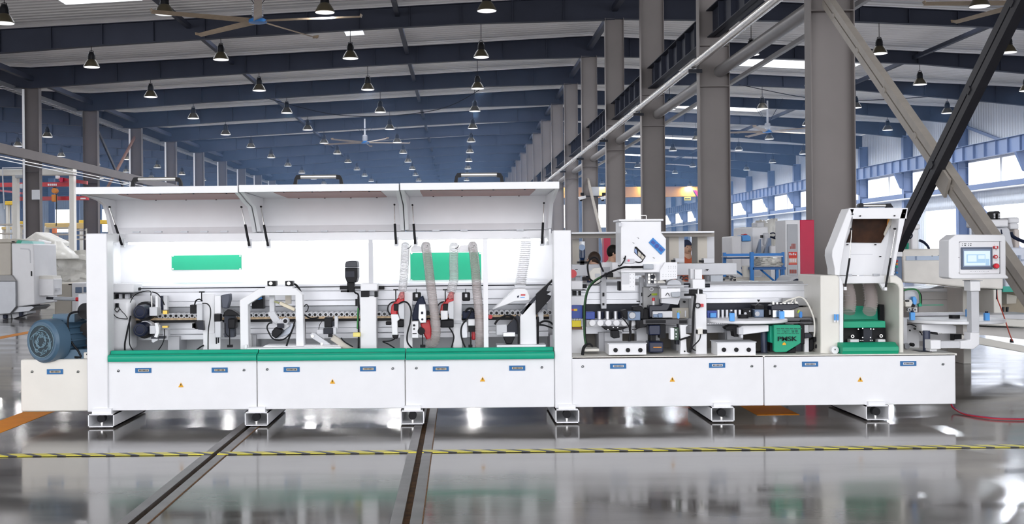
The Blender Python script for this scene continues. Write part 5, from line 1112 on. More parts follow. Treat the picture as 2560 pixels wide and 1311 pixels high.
# open hood of the station
h = unit('station_hood', 2175, 605, 10.85, 'white open hood with amber window')
MB('K').pp([(322, 128), (300, 175), (225, 370), (190, 455), (187, 500), (208, 600), (210, 650), (250, 655), (262, 560), (290, 380), (350, 175), (365, 130)], 10.72, .22).build('hood_side', WHITE, h, .006)
MB('K').pp([(778, 128), (762, 200), (712, 420), (668, 655), (640, 655), (690, 380), (712, 210), (735, 130)], 10.72, .22).build('hood_side', WHITE, h, .006)
MB('K').pp([(322, 126), (780, 126), (770, 210), (350, 212), (345, 185)], 10.72, .03).build('hood_lip', WHITE, h, .004)
MB('K').pp([(318, 205), (742, 205), (700, 395), (670, 655), (225, 650), (262, 400)], 10.93, .02).build('hood_back', WHITE, h)
MB('K').pp([(352, 212), (672, 212), (570, 398), (300, 395), (345, 270)], 10.915, .01).build('amber_window', AMBER, h); MB('K').pp([(640, 212), (672, 212), (598, 345), (590, 330)], 10.905, .01).build('window_edge', BEIGE, h)
MB('K').pp([(622, 212), (640, 212), (615, 262)], 10.91, .01).build('window_glow', mat('amber_edge', (.75, .30, .03), .3), h)
MB('K').pb(330, 486, 505, 490, 10.925, .01).build('crease', LGREY, h); MB('K').pb(510, 640, 560, 655, 10.78, .02).pb(310, 642, 345, 655, 10.78, .02).build('hinge', MGREY, h)
for x, y in ((350, 174), (410, 188), (678, 186), (752, 170), (663, 228), (312, 412), (530, 412), (568, 505)): MB('K').pc(x, y, 5, 10.70 if y < 200 else 10.9, .03, 10).build('hood_bolt', BLACK, h)
MB('K').pp([(392, 122), (398, 96), (412, 88), (432, 90), (432, 122)], 10.75, .05).pp([(614, 122), (614, 92), (645, 90), (668, 122)], 10.75, .05).build('handle_bracket', BLACK, h); MB('K').ph(430, 616, 108, 12, 10.775).build('handle_bar', STEEL, h)
for p in (((342, 290), (325, 518), (290, 742)), ((682, 288), (645, 515), (605, 745))):
    MB('K').pt([p[0] + (10.7,), p[1] + (10.68,)], 3, 10.7, 8, 0).build('strut_rod', STEEL, u); MB('K').pt([p[1] + (10.68,), p[2] + (10.66,)], 8, 10.7, 10, 0).build('strut_tube', BLACK, u)
    MB('K').pc(p[0][0], p[0][1], 8, 10.69, .03, 10).build('strut_pin', BLACK, u); MB('K').pb(p[2][0] - 8, p[2][1], p[2][0] + 12, p[2][1] + 25, 10.65, .04).build('strut_bracket', WHITE, u)
MB('K').pp([(560, 715), (612, 715), (612, 770), (590, 770)], 10.72, .04).build('strut_mount', WHITE, u)
# ---- operator panel on its arm
u = unit('control_panel', 2440, 650, 10.55)
MB('N').pp([(1015, 636), (1735, 640), (1755, 670), (1758, 1235), (1795, 1268), (1795, 1296), (965, 1298), (905, 1280), (905, 720)], 10.5, .22).build('panel_housing', WHITE, u, .012, seg=3)
MB('N').pb(1070, 742, 1672, 1222, 10.485, .02).build('face_plate', mat('face_white', (.86, .86, .88), .35), u, .002); MB('N').pb(1664, 740, 1670, 1220, 10.482, .004).pb(1070, 738, 1690, 743, 10.482, .004).build('plate_gap', DARK, u)
o = MB('N').pb(1094, 826, 1558, 1155, 10.47, .02).build('screen_bezel', mat('bezel_slate', (.06, .085, .14), .35), u, .003); MB('N').pb(1116, 852, 1536, 1118, 10.466, .006).build('bezel_inner', mat('bezel_light', (.16, .22, .34), .3), o)
s_ = MB('N').pb(1136, 880, 1522, 1100, 10.463, .005).build('screen', SCREEN, o); MB('N').pb(1172, 930, 1450, 1060, 10.461, .003).pb(1455, 1000, 1510, 1095, 10.461, .003).build('screen_window', SCREENB, s_); MB('N').pb(1190, 945, 1320, 1040, 10.460, .002).pb(1345, 945, 1440, 1000, 10.460, .002).build('screen_box', SCREEN, s_)
MB('N').pb(1582, 808, 1645, 846, 10.46, .03).build('red_button', RED, u, .002); MB('N').pc(1610, 968, 28, 10.46, .03).build('red_button', RED, u); MB('N').pc(1610, 826, 13, 10.455, .02).pc(1612, 968, 12, 10.455, .02).build('button_mark', WHITE, u)
MB('N').pc(1608, 1110, 45, 10.478, .02).build('stop_collar', MGREY, u); MB('N').pl(1622, 1106, [(30, -.01), (40, 0), (40, .015), (25, .04)], 10.44).build('emergency_stop', mat('stop_red', (.75, .0, .02), .3), u)
m = MB('N')
for k, (x, w_) in enumerate(((1104, 10), (1134, 34), (1196, 12), (1222, 24))): m.pb(x, 770, x + w_, 778, 10.483, .004); m.pb(x + (4 if k % 2 else 0), 792, x + w_ * .8, 806, 10.483, .004)
m.build('panel_title', TEXTM, u); m = MB('N')
for k in range(9): m.pb(1230 + k * 32, 1180 + (k % 2) * 6, 1244 + k * 32, 1190, 10.483, .004)
for y in (788, 930): m.pb(1580, y, 1588, y + 8, 10.483, .004)
m.pb(1600, 858, 1625, 868, 10.483, .004); m.pb(1590, 1012, 1632, 1018, 10.483, .004); m.build('small_print', MGREY, u)
for x, y in ((1072, 750), (1060, 978), (1062, 1208), (1660, 982), (1662, 1210)): MB('N').pc(x, y, 4, 10.48, .01, 8).build('screw', DARK, u)
MB('L').pb(792, 545, 912, 552, 10.52, .16).build('collar_flange', MGREY, u); MB('L').pb(795, 552, 893, 650, 10.53, .14).build('post_collar', WHITE, u, .006); MB('L').pb(805, 648, 880, 1055, 10.55, .1).build('panel_post', LGREY, u, .004)
MB('L').pp([(795, 1050), (883, 1050), (883, 1165), (822, 1212), (700, 1206), (700, 1128), (795, 1120)], 10.53, .14).build('elbow', WHITE, u, .006); MB('L').pb(500, 1132, 708, 1200, 10.55, .1).build('panel_arm', LGREY, u, .004); MB('L').pb(412, 1122, 512, 1210, 10.53, .14).build('arm_socket', WHITE, u, .006)
MB('L').pp([(405, 1120), (430, 1120), (445, 1180), (470, 1210), (470, 1230), (405, 1230)], 10.6, .1).build('arm_foot', WHITE, u)
# ---- second reel tray
u = reel(2386, 801, 117, 11.05, ((2279, -.1), (2419, .3), (2465, -.33)), .0, None)
MB('L').pp([(325, 970), (585, 965), (660, 985), (660, 1060), (480, 1062), (325, 1035)], 10.85, .2).build('reel_arm', WHITE, u, .006); MB('L').pv(370, 1030, 1250, 34, 10.75, 24).build('reel_post', mat('post_navy', (.035, .045, .085), .35), u)
MB('L').pp([(298, 1258), (305, 1235), (330, 1230), (420, 1230), (440, 1240), (440, 1258)], 10.68, .2).build('post_base', DARK, u); MB('L').pp([(410, 1042), (480, 1048), (485, 1070), (430, 1065)], 10.8, .06).build('lever_handle', BLACK, u, .003); MB('L').pe(470, 1058, 520, 1056, 3, 10.82).build('lever_rod', STEEL, u)
# infeed end
u = unit('infeed_end', 2285, 760, 11.0)
MB('L').pb(160, 640, 300, 800, 11.0, .12).build('end_box', LGREY, u, .006); MB('L').pt([(152, 645), (200, 630), (270, 635), (305, 680), (312, 780)], 8, 10.95).build('green_hose', mat('green_hose', (.03, .20, .06), .5), u); MB('L').pt([(285, 640), (320, 690), (322, 780)], 6, 10.96).build('cable', BLACK, u)
MB('L').pp([(165, 745), (225, 730), (240, 760), (225, 800), (170, 800)], 10.93, .08).build('clamp_body', IVORY, u, .004); MB('L').pp([(240, 705), (265, 702), (280, 730), (275, 775), (245, 790)], 10.92, .06).build('blue_cap', LBLUE, u, .004); MB('L').pb(172, 738, 206, 752, 10.92, .02).pc(245, 790, 16, 10.92, .05).build('clamp_knob', BLACK, u)
MB('L').pp([(295, 775), (320, 765), (330, 795), (300, 800)], 10.92, .04).build('green_tip', GREENP, u); MB('L').pb(330, 780, 535, 787, 11.1, .03).build('guide_strip', GREENP, u)
for x in (207, 260): MB('L').pb(x - 25, 805, x + 22, 850, 11.0, .06).build('roller_mount', IVORY, u); MB('L').pr(x, 828, 17, 9, 10.97, .04).build('press_roller', MGREY, u)
MB('L').pb(150, 905, 185, 1250, 11.0, .1).build('white_edge', LGREY, u); MB('L').pb(160, 975, 300, 1250, 11.15, .1).pb(290, 1062, 660, 1130, 11.25, .1).build('white_plate', WHITE, u)
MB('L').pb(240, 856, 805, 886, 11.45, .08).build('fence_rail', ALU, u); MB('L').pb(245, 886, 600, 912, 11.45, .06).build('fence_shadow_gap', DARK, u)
MB('L').pt([(185, 975), (220, 970), (280, 1000), (330, 1075)], 5, 10.98).build('cable', BLACK, u); MB('L').pc(243, 1168, 18, 11.0, .06).pb(640, 1065, 712, 1130, 11.1, .1).build('motor', BLACK, u, .004); MB('L').pp([(160, 1160), (200, 1155), (215, 1185), (190, 1210), (165, 1200)], 10.95, .05).build('valve', MGREY, u)
MB('L').pc(213, 1028, 8, 10.98, .01).pr(262, 1013, 10, 5, 10.98, .02).build('port', BLACK, u)
# power lead
MC2 = None
P = lambda x, y: Vector(((x - CX) * 0 + W(x, y, 1).x, 1, 0))
def fl(x, y, z=.012):
    dx, dy = x - CX, y - CY; v = dx * SR + dy * CR; uu = dx * CR - dy * SR; Yd = (CAMZ - z) * F / v; return Vector((uu * Yd / F, Yd, z))
cb = [W(2378, 1012, 11.0), W(2385, 1022, 11.0)] + [fl(x, y) for x, y in ((2410, 1036), (2450, 1043), (2500, 1048), (2560, 1049), (2640, 1048))]
tag(MB().tube(cb, .008, 8, 5).build('power_cable', mat('cable_red', (.55, .03, .05), .4)), 'red power cable lying on the floor off the machine right end', 'cable')
cb = [p + Vector((.02, .03, .0)) for p in cb]; tag(MB().tube(cb, .007, 8, 5).build('power_cable', mat('cable_purple', (.10, .07, .25), .4)), 'thin purple cable running beside the red one off the machine right end', 'cable')
# ================================================================== THINGS IN THE HALL BEHIND THE MACHINE
def bumpy(name, col, alpha, sc):
    m = mat(name, col, 0.3, var=.12, scale=sc, alpha=alpha, bump=1.0, bscale=sc * 1.5); return m
WRAPB = bumpy('crumpled_wrap', (.80, .79, .74), .9, 5)
def crumple(name, lo, hi, n, amp, mt, parent=None, seed=1, taper=.75):
    """a lumpy wrapped heap between two corners"""
    rnd = random.Random(seed); m = MB(); lo, hi = Vector(lo), Vector(hi); c = (lo + hi) / 2; N, Mm = n, max(4, n // 2); vs = []; fs = []
    for j in range(Mm + 1):
        t = j / Mm; s = 1 - (1 - taper) * t
        for i in range(N):
            a = 2 * math.pi * i / N; ca, sa = math.cos(a), math.sin(a); k = max(abs(ca), abs(sa)); r = s * (1 + rnd.uniform(-amp, amp))
            vs.append((c.x + (hi.x - lo.x) / 2 * ca / k ** .8 * r, c.y + (hi.y - lo.y) / 2 * sa / k ** .8 * r, lo.z + (hi.z - lo.z) * (t + (rnd.uniform(-amp, amp) * .5 if 0 < j else 0))))
    for j in range(Mm):
        for i in range(N): fs.append((j * N + i, j * N + (i + 1) % N, (j + 1) * N + (i + 1) % N, (j + 1) * N + i))
    fs.append(tuple(range(N))); vs.append((c.x, c.y, hi.z)); k = len(vs) - 1
    for i in range(N): fs.append((Mm * N + i, Mm * N + (i + 1) % N, k))
    m.add(vs, fs); return m.build(name, mt, parent)
def floor_y(Y, x): return CY + (CAMZ * F / Y) - (x - CX) * ROLL     # picture row of the floor at depth Y
def at(x, Y): return Vector(((x - CX) * Y / F, Y, 0))
# ---- left: machines at the edge of the picture
Y = 28.6
u = thing('router_machine', 'white and grey machine cover beyond the blue-grey motor', 'machine', at(50, Y))
MB('O').pp([(105, 145), (315, 150), (325, 450), (330, 720), (155, 742), (150, 500), (112, 440)], Y, 1.6).build('white_cover', WHITE, u, .03)
MB('O').pb(288, 405, 298, 452, Y - .02, .05).build('door_slot', BLACK, u); MB('O').pp([(190, 190), (270, 195), (285, 215), (288, 330), (280, 330), (276, 222), (262, 204), (190, 200)], Y - .01, .03).build('cover_crease', LGREY, u)
MB('O').pp([(-60, 497), (148, 497), (152, 742), (95, 808), (-60, 815)], Y - .1, 1.5).build('grey_cabinet', MGREY, u, .02); MB('O').pp([(-60, 445), (108, 445), (148, 497), (-60, 497)], Y - .08, 1.4).build('cabinet_top', mat('board_grey', (.40, .40, .40), .5), u)
MB('O').pb(-60, 140, 104, 445, Y + .3, 1.2).build('beige_box', BEIGE, u, .02); MB('O').pb(-60, 102, 150, 140, Y + .25, 1.3).build('box_lid', BEIGE, u, .02); MB('O').pb(108, 124, 130, 135, Y + .2, .06).build('latch', BLACK, u)
MB('O').pp([(150, 146), (165, 116), (200, 118), (196, 148)], Y + .1, .5).build('green_cap', GREEN, u); MB('O').pp([(196, 148), (205, 120), (300, 128), (315, 150)], Y + .1, .8).build('aqua_cap', mat('aqua_sheet', (.25, .62, .58), .4), u)
MB('O').pb(328, 480, 505, 638, Y + .3, .6).build('arm_box', WHITE, u, .02); MB('O').pp([(328, 448), (490, 452), (500, 480), (328, 480)], Y + .32, .6).build('arm_top', IVORY, u); MB('O').pb(495, 565, 540, 588, Y + .4, .2).build('arm_tip', LGREY, u)
MB('O').pp([(155, 742), (300, 735), (318, 745), (270, 780), (110, 795)], Y, 1.2).build('cover_base', MGREY, u)
MB('O').pb(0, 800, 100, 850, Y + .2, 1).build('trolley', LGREY, u); MB('O').pb(25, 815, 60, 850, Y + .1, .2).pb(175, 785, 205, 830, Y + .1, .2).build('caster', NAVY, u, .01); MB('O').pp([(105, 800), (250, 780), (255, 805), (120, 850)], Y + .2, .6).build('step', LGREY, u)
Y = 31.0
u = thing('panel_saw', 'beige and white machine housing with two dark windows behind the left pillar', 'machine', at(190, Y))
MB('O').pb(508, 520, 672, 822, Y, 1.6).build('beige_housing', BEIGE, u, .03); MB('O').pb(670, 515, 860, 825, Y - .1, 1.8).build('white_housing', WHITE, u, .03)
MB('O').pb(704, 556, 763, 610, Y - .13, .05).build('dark_window', SLATE, u, .01); MB('O').pb(780, 554, 813, 605, Y - .13, .05).build('dark_window', SLATE, u, .01)
for x, y in ((522, 532), (557, 541)): MB('O').pc(x, y, 6, Y - .03, .04, 12).build('black_port', BLACK, u)
MB('O').pb(640, 524, 668, 536, Y - .03, .04).build('black_slot', BLACK, u)
Y = 28.2
u = thing('pneumatic_arm', 'grey arm with a red end reaching left from behind the pillar', 'arm', at(157, Y)); MB('O').pe(437, 657, 510, 660, 13, Y).build('dark_rod', DARK, u); MB('O').pe(505, 661, 715, 668, 18, Y).build('grey_sleeve', mat('plug_grey', (.42, .45, .49), .4), u); MB('O').pe(712, 668, 736, 668, 20, Y).build('red_end', RED, u); MB('O').pb(715, 668, 735, 850, Y, .1).build('stand', LGREY, u)
Y = 34.0
u = thing('wrapped_machine', 'machine shrouded in crumpled clear plastic left of the white pillar', 'wrapped goods', at(150, Y))
a = MB('O').w(330, 520, Y); b_ = MB('O').w(900, 215, Y)
crumple('plastic_wrap', (a.x, Y, 0.0), (b_.x, Y + 3, b_.z), 44, .05, WRAPB, u, 3, .93)
MB('O').pp([(205, 125), (335, 35), (440, 88), (530, 130), (520, 175), (345, 165), (325, 460), (300, 150)], Y + .2, 1.2).build('wrapped_top', WRAPB, u, .05); MB('O').pp([(350, 105), (480, 130), (490, 168), (350, 160)], Y + .15, .2).build('white_bundle', WHITE, u, .05)
MB('O').pb(345, 165, 500, 265, Y + .1, .6).build('beige_core', BEIGE, u)
p = MB('O'); c = p.w(535, 290, Y - .2); h = p.w(515, 128, Y - .2)
p.lathe(c, (0, 0, 1), [(.62, 0), (.6, .08), (.46, .22), (.24, .38), (.14, h.z - c.z)], 18); p.build('bag', WRAPB, u)
# ---- left: cream gantry, red light crane, hoist
Y = 52.5
u = thing('cream_gantry', 'cream painted gantry frame behind the nearest left column', 'gantry', at(110, Y))
MB('R').pb(-150, 150, 1200, 250, Y, .5).build('top_beam', IVORY, u, .02); MB('R').pb(205, 250, 280, 1900, Y + .05, .35).build('post', IVORY, u); MB('R').pb(1140, 258, 1214, 2100, Y + .05, .35).build('post', IVORY, u)
MB('R').pb(245, 245, 400, 298, Y - .1, .3).build('junction_box', mat('plug_grey', (.42, .45, .49), .4), u, .02); MB('R').pt([(445, 130), (80, 136), (45, 150), (48, 400), (72, 810)], 11, Y - .2, 8, 4).build('drop_pipe', LGREY, u)
Y = 56.0
u = thing('light_crane', 'red light overhead crane rails behind the left columns', 'crane', at(110, Y) + Vector((0, 0, 5)))
MB('R').pb(-150, 370, 1140, 440, Y, .25).build('red_beam', RED, u, .01); MB('R').pb(280, 600, 1430, 664, Y + .5, .3).build('red_beam', RED, u, .01)
m = MB('R'); m.prism([m.w(960, 285, Y + 1), m.w(1420, 345, Y - 4), m.w(1420, 400, Y - 4), m.w(960, 340, Y + 1)], (0, .2, .0)); m.build('red_rail', RED, u)
m = MB('R'); m.prism([m.w(-60, 480, Y - 1), m.w(445, 540, Y + 4), m.w(445, 575, Y + 4), m.w(-60, 510, Y - 1)], (0, .2, 0)); m.build('red_rail', mat('pale_red', (.62, .12, .16), .4), u)
m = MB('R')
for k in range(5): m.pb(782 + k * 31, 392, 804 + k * 31, 424, Y - .02, .03)
m.build('white_lettering', WHITE, u); MB('R').pb(1318, 622, 1402, 645, Y + .48, .03).build('white_label', WHITE, u); MB('R').pl(352, 430, [(40, 0), (40, .1)], Y - .3).build('cable_drum', LGREY, u)
MB('R').pt([(352, 470), (352, 800)], 4, Y - .3, 6, 0).build('drop_cable', DARK, u); MB('R').pb(905, 258, 950, 308, Y - .1, .3).build('trolley_box', WHITE, u, .02); MB('R').pb(975, 290, 1030, 368, Y - .1, .3).build('trolley_motor', CRIMSON, u, .02)
u = thing('chain_hoist', 'orange chain hoist hanging from the red crane rail', 'hoist', MB('R').w(885, 600, Y - .3), None)
MB('R').pc(885, 505, 44, Y - .3, .3).build('hoist_body', ORANGE, u, .02); MB('R').pb(840, 570, 906, 684, Y - .3, .3).build('chain_bag', ORANGE, u, .03); MB('R').pb(870, 440, 900, 470, Y - .2, .2).build('hook', DARK, u); MB('R').pt([(925, 560), (928, 900), (920, 1090)], 7, Y - .3, 6, 3).build('cord', BLACK, u); MB('R').pb(850, 1120, 914, 1205, Y - .3, .2).build('pendant_control', mat('orange_pendant', (.80, .22, .08), .4), u, .02); MB('R').pb(912, 1245, 945, 1300, Y - .3, .15).build('hook_block', mat('orange_pendant', (.80, .22, .08), .4), u, .02)
Y = 60.8
for (x0, y0, x1, y1, mt, lab) in ((285, 1008, 455, 1076, YELLOW, 'yellow beam seen just left of the nearest left column'), (80, 676, 212, 738, YELLOW, 'yellow beam end behind the left cream gantry post'),
                                 (730, 1035, 1440, 1130, mat('pale_yellow', (.72, .52, .20), .5), 'pale yellow girder lying between the nearest two left columns'), (20, 1096, 455, 1140, mat('pale_yellow', (.72, .52, .20), .5), 'pale yellow girder low beside the cream storage rack, lower of the yellow girders'), (1290, 1130 - 145, 1800, 1130 - 80, YELLOW, 'yellow girder glimpsed beside the left hood gusset')):
    Y += 1.3
    o = MB('R').pb(x0, y0, x1, y1, Y, .5).build('steel_girder', mt, None, .02)
    for xx in (x0 + 20, x1 - 20):
        q = MB('R').w(xx, y1, Y); MB().box(q.x - .06, q.x + .06, Y + .1, Y + .4, 0, q.z).build('trestle_leg', IVORY, o)
    tag(o, lab, 'girder', 'yellow girders in the left background')
for x0, x1, ys, lab in ((-60, 268, (1045, 1195, 1300), 'cream storage rack left of the first cream gantry post'), (730, 1140, (1105, 1210, 1310), 'cream storage rack behind the orange hoist'), (1215, 1425, (1140, 1225, 1290), 'cream storage rack beside the second cream gantry post')):
    Y = 60.0 - (x0 > 1200) * 2.5; u = thing('storage_rack', lab, 'rack', at((x0 + x1) / 2 / 6.556, Y), 'cream racks in the left background')
    for x in (x0, x1 - 18): MB('R').pb(x, ys[0] - 15, x + 18, 2040, Y, .1).build('upright', IVORY, u); MB('R').pb(x, ys[0] - 15, x + 18, 2040, Y + 1, .1).build('upright', IVORY, u)
    for y in ys: MB('R').pb(x0, y, x1, y + 24, Y + .02, 1.05).build('shelf', BEIGE, u)
tag(MB('R').pb(520, 490, 645, 650, 49.395, .03).build('notice_board', LGREY), 'blank pale notice board fixed to the nearest left column', 'board')
# ---- right: drum and blue rack area
Y = 15.6
u = thing('fire_cabinet', 'tall red and white cabinet with red lettering before the nearest middle column', 'cabinet', at(2002, Y))
MB('Q').pb(1155, 190, 1390, 2600, Y, .5).build('white_frame', WHITE, u, .01); MB('Q').pb(1180, 255, 1346, 2400, Y - .012, .02).build('grey_door', MGREY, u, .004); MB('Q').pb(1386, 187, 1608, 2600, Y - .01, .5).build('red_panel', CRIMSON, u, .01)
MB('Q').pb(1200, 688, 1328, 780, Y - .02, .01).build('red_label', mat('label_red', (.75, .05, .03), .5), u); MB('Q').pb(1205, 780, 1325, 868, Y - .02, .01).build('pink_label', mat('label_pink', (.82, .35, .25), .5), u); MB('Q').pb(1200, 868, 1328, 888, Y - .021, .01).build('red_rule', mat('label_red', (.75, .05, .03), .5), u)
m = MB('Q')
for k in range(4): m.pb(1208 + k * 29, 705 + (k % 2) * 10, 1226 + k * 29, 740, Y - .024, .006); m.pb(1208 + k * 29, 795, 1228 + k * 29, 850, Y - .024, .006)
m.build('label_marks', WHITE, u); m = MB('Q')
for k in range(4): m.pb(1222 + k * 22, 560 + (k == 0) * 40, 1236 + k * 22, 642, Y - .018, .006); m.pb(1215 + k * 28, 965, 1235 + k * 28, 1025, Y - .018, .006)
m.build('red_characters', mat('faded_red', (.45, .10, .08), .5), u)
Y = 14.2
u = thing('blue_rack', 'blue steel rack with a crossbar and shelf behind the machine right half', 'rack', at(1890, Y))
def post(x0, y0, x1, dy): MB('Q').pb(x0, y0, x1, 520 * 0 + (floor_y(Y + dy, 1890) - 520) * 6.243, Y + dy, .05).build('upright', BLUE, u, .004)
post(185, 700, 232, .6); post(607, 690, 664, 0); post(1005, 930, 1050, .02); post(1105, 690, 1142, .6); post(1080, 930, 1100, .5)
MB('Q').pb(185, 712, 1115, 752, Y + .6, .05).pb(232, 768, 610, 795, Y + .58, .05).build('cross_beam', BLUE, u); MB('Q').pb(232, 752, 1110, 770, Y + .3, .3).build('top_shelf', LGREY, u); MB('Q').pb(640, 928, 1155, 966, Y, .6).build('lower_shelf', mat('deep_blue', (.02, .12, .36), .4), u)
MB('Q').pe(380, 985, 610, 1140, 14, Y + .5).pe(755, 960, 1015, 1180, 15, Y + .1).build('diagonal', BLUE, u); MB('Q').pb(665, 1148, 1005, 1280, Y + .2, .5).build('blue_bin', RBLUE, u, .01)
a = MB('Q').w(720, 922, Y + .05); b_ = MB('Q').w(1155, 775, Y + .05)
tag(crumple('plastic_sheet', (a.x, Y + .02, a.z + .01), (b_.x, Y + .55, b_.z), 30, .12, WRAPB, None, 5, .6), 'crumpled clear plastic sheet lying on the blue rack shelf', 'plastic')
o = MB('Q').pv(535, 905, 1082, 70, Y + .3, 24, 58).build('bucket', IVORY); tag(o, 'white plastic bucket beneath the blue rack shelf', 'bucket'); c = MB('Q').w(535, 1082, Y + .3)
tag(MB().box(c.x - .25, c.x + .25, Y + .1, Y + .6, 0, c.z).build('low_stand', BEIGE), 'beige low stand under the white bucket', 'stand')
Y = 20.5; fq = (floor_y(Y, 1870) - 520) * 6.243 - 4
u = thing('sanding_machine', 'white machine with a light blue top unit behind the blue rack', 'machine', at(1870, Y))
MB('Q').pb(320, 442, 470, fq, Y, .8).build('white_body', WHITE, u, .02); MB('Q').pb(440, 515, 632, fq, Y + .1, .8).build('white_body', WHITE, u, .02); MB('Q').pb(632, 300, 885, fq, Y + .4, .9).build('tall_body', WHITE, u, .02); MB('Q').pb(700, 225, 815, 310, Y + .5, .4).build('top_box', LGREY, u, .02); MB('Q').pb(800, 390, 905, 590, Y + .35, .5).build('grey_housing', LGREY, u, .03)
MB('Q').pp([(475, 430), (560, 420), (605, 450), (605, 518), (475, 518)], Y, .4).build('blue_unit', LBLUE, u, .01); MB('Q').pp([(495, 412), (530, 405), (560, 420), (495, 425)], Y + .05, .2).build('red_knob', RED, u)
MB('Q').pp([(700, 705), (755, 485), (768, 485), (768, 705)], Y - .1, .1).build('dark_brace', SLATE, u); MB('Q').pp([(815, 705), (890, 475), (925, 470), (925, 705)], Y - .1, .1).build('dark_brace', SLATE, u); MB('Q').pb(775, 425, 800, 470, Y + .2, .1).build('black_handle', BLACK, u)
MB('Q').pb(925, 590, 1160, fq, Y - .2, .8).build('white_cabinet', WHITE, u, .02)
MB('Q').pb(460, 300, 700, fq, Y + 1.2, .6).build('rear_body', WHITE, u, .03)
Y = 22.5; a = MB('Q').w(880, 600, Y); b_ = MB('Q').w(1230, 180, Y)
u = thing('wrapped_pallet', 'grey plastic wrapped load with a black hose left of the red cabinet', 'wrapped goods', at(1950, Y)); crumple('plastic_wrap', (a.x, Y, 0), (b_.x, Y + 2, b_.z), 36, .05, WRAPB, u, 8, .55)
MB('Q').pt([(905, 455), (960, 470), (1060, 500), (1160, 540)], 14, Y - .9).pt([(905, 400), (960, 392), (995, 415), (975, 455), (910, 450)], 9, Y - .9).build('black_hose', NAVY, u)
Y = 13.0
u = thing('vacuum_unit', 'light blue and navy small machine standing behind the drive shaft', 'machine', at(1990, Y)); fy = (floor_y(Y, 1990) - 520) * 6.243
MB('Q').pp([(1160, 1180), (1240, 1075), (1300, 1060), (1400, 1090), (1455, 1100), (1465, 1200), (1465, fy), (1160, fy)], Y, .5).build('casing', LGREY, u, .02); MB('Q').pp([(1250, 1190), (1270, 1130), (1330, 1105), (1400, 1140), (1425, 1190)], Y - .02, .05).build('navy_face', NAVY, u); MB('Q').pb(1335, 1140, 1360, 1190, Y - .03, .02).build('white_mark', WHITE, u)
Y = 12.6
u = thing('low_cabinet', 'low beige cabinet with a dark sloping end behind the press beam', 'cabinet', at(1850, Y)); fy = (floor_y(Y, 1850) - 520) * 6.243
MB('Q').pb(180, 1138, 668, fy, Y, .5).build('beige_body', BEIGE, u, .01); MB('Q').pp([(178, 1138), (285, 1195), (178, 1195)], Y - .01, .03).pp([(178, 1225), (360, 1225), (430, 1272), (178, 1272)], Y - .01, .03).build('dark_recess', DARK, u)
# ---- right: router machine beyond the operator panel
Y = 15.0
u = thing('bridge_router', 'beige bridge router machine standing behind the operator control panel', 'machine', at(2400, Y))
MB().pp([(2256, 624), (2508, 620), (2509, 724), (2470, 722), (2430, 721), (2360, 714), (2258, 707)], Y, .6).build('bridge_cover', mat('warm_white', (.90, .87, .81), .45), u, .02); MB('N').pb(270, 955, 835, 1020, Y - .01, .03).build('blue_stripe', mat('pale_blue', (.55, .66, .82), .4), u); MB('N').pb(408, 958, 432, 1016, Y - .015, .03).build('stripe_mark', SLATE, u); MB('N').pb(655, 948, 672, 968, Y - .015, .03).pb(752, 944, 776, 952, Y - .015, .03).build('stripe_print', mat('plug_grey', (.42, .45, .49), .4), u)
MB().pb(2512, 619, 2640, 726, Y + .6, .6).build('side_cover', mat('pale_blue_white', (.72, .77, .88), .4), u, .02); MB().pb(2508, 716, 2640, 730, Y + .58, .5).build('green_band', mat('aqua_green', (.02, .42, .32), .4), u); MB('N').pp([(1925, 945), (1940, 945), (1940, 1032), (1925, 1032)], Y + .58, .03).pp([(1955, 945), (1985, 945), (1985, 1032), (1970, 1032), (1955, 1010)], Y + .58, .03).pb(1990, 1005, 2026, 1030, Y + .58, .03).build('grey_lettering', mat('letter_grey', (.40, .46, .58), .5), u)
fy = lambda Yd: (floor_y(Yd, 2400) - 680) * 5.959
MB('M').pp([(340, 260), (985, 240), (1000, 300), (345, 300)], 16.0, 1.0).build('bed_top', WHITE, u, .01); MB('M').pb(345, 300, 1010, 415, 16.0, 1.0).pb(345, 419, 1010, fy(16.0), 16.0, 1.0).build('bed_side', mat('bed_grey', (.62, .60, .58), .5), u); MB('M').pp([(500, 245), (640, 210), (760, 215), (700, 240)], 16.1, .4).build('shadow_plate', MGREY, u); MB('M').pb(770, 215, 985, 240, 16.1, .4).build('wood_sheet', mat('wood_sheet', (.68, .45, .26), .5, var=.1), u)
MB('M').pb(1000, 235, 1120, fy(15.5), 15.5, .8).build('bed_leg', IVORY, u, .01); MB('M').pb(1060, 275, 1460, 640, 16.4, .1).build('tan_recess', mat('tan_recess', (.42, .36, .27), .6), u); MB('M').pb(1455, 265, 1580, 700, 15.0, .5).build('bed_post', IVORY, u, .01); MB('M').pb(1580, 300, 2000, 640, 16.0, .1).build('tan_recess', mat('tan_recess', (.42, .36, .27), .6), u); MB('M').pp([(1650, 330), (1800, 360), (1790, 470), (1650, 480)], 15.8, .2).build('inner_plate', BEIGE, u)
MB('M').pp([(1240, 640), (2100, 632), (2100, 722), (1240, 690)], 14.6, .6).build('side_rail', LGREY, u, .01); MB('M').pp([(1000, 695), (1240, 690), (2100, 725), (2100, 835), (1240, 795), (1000, 800)], 14.5, .8).build('side_beam', IVORY, u, .01); MB('M').pp([(1000, 800), (1330, 825), (2100, 850), (2100, 1030), (1340, 945), (1000, 930)], 14.7, .6).build('lower_side', mat('bed_grey', (.62, .60, .58), .5), u); MB('M').pp([(870, 930), (1240, 975), (2100, 1140), (2100, 1240), (1240, 1085), (870, 1000)], 14.4, .8).build('floor_beam', IVORY, u, .01)
m = MB('M')
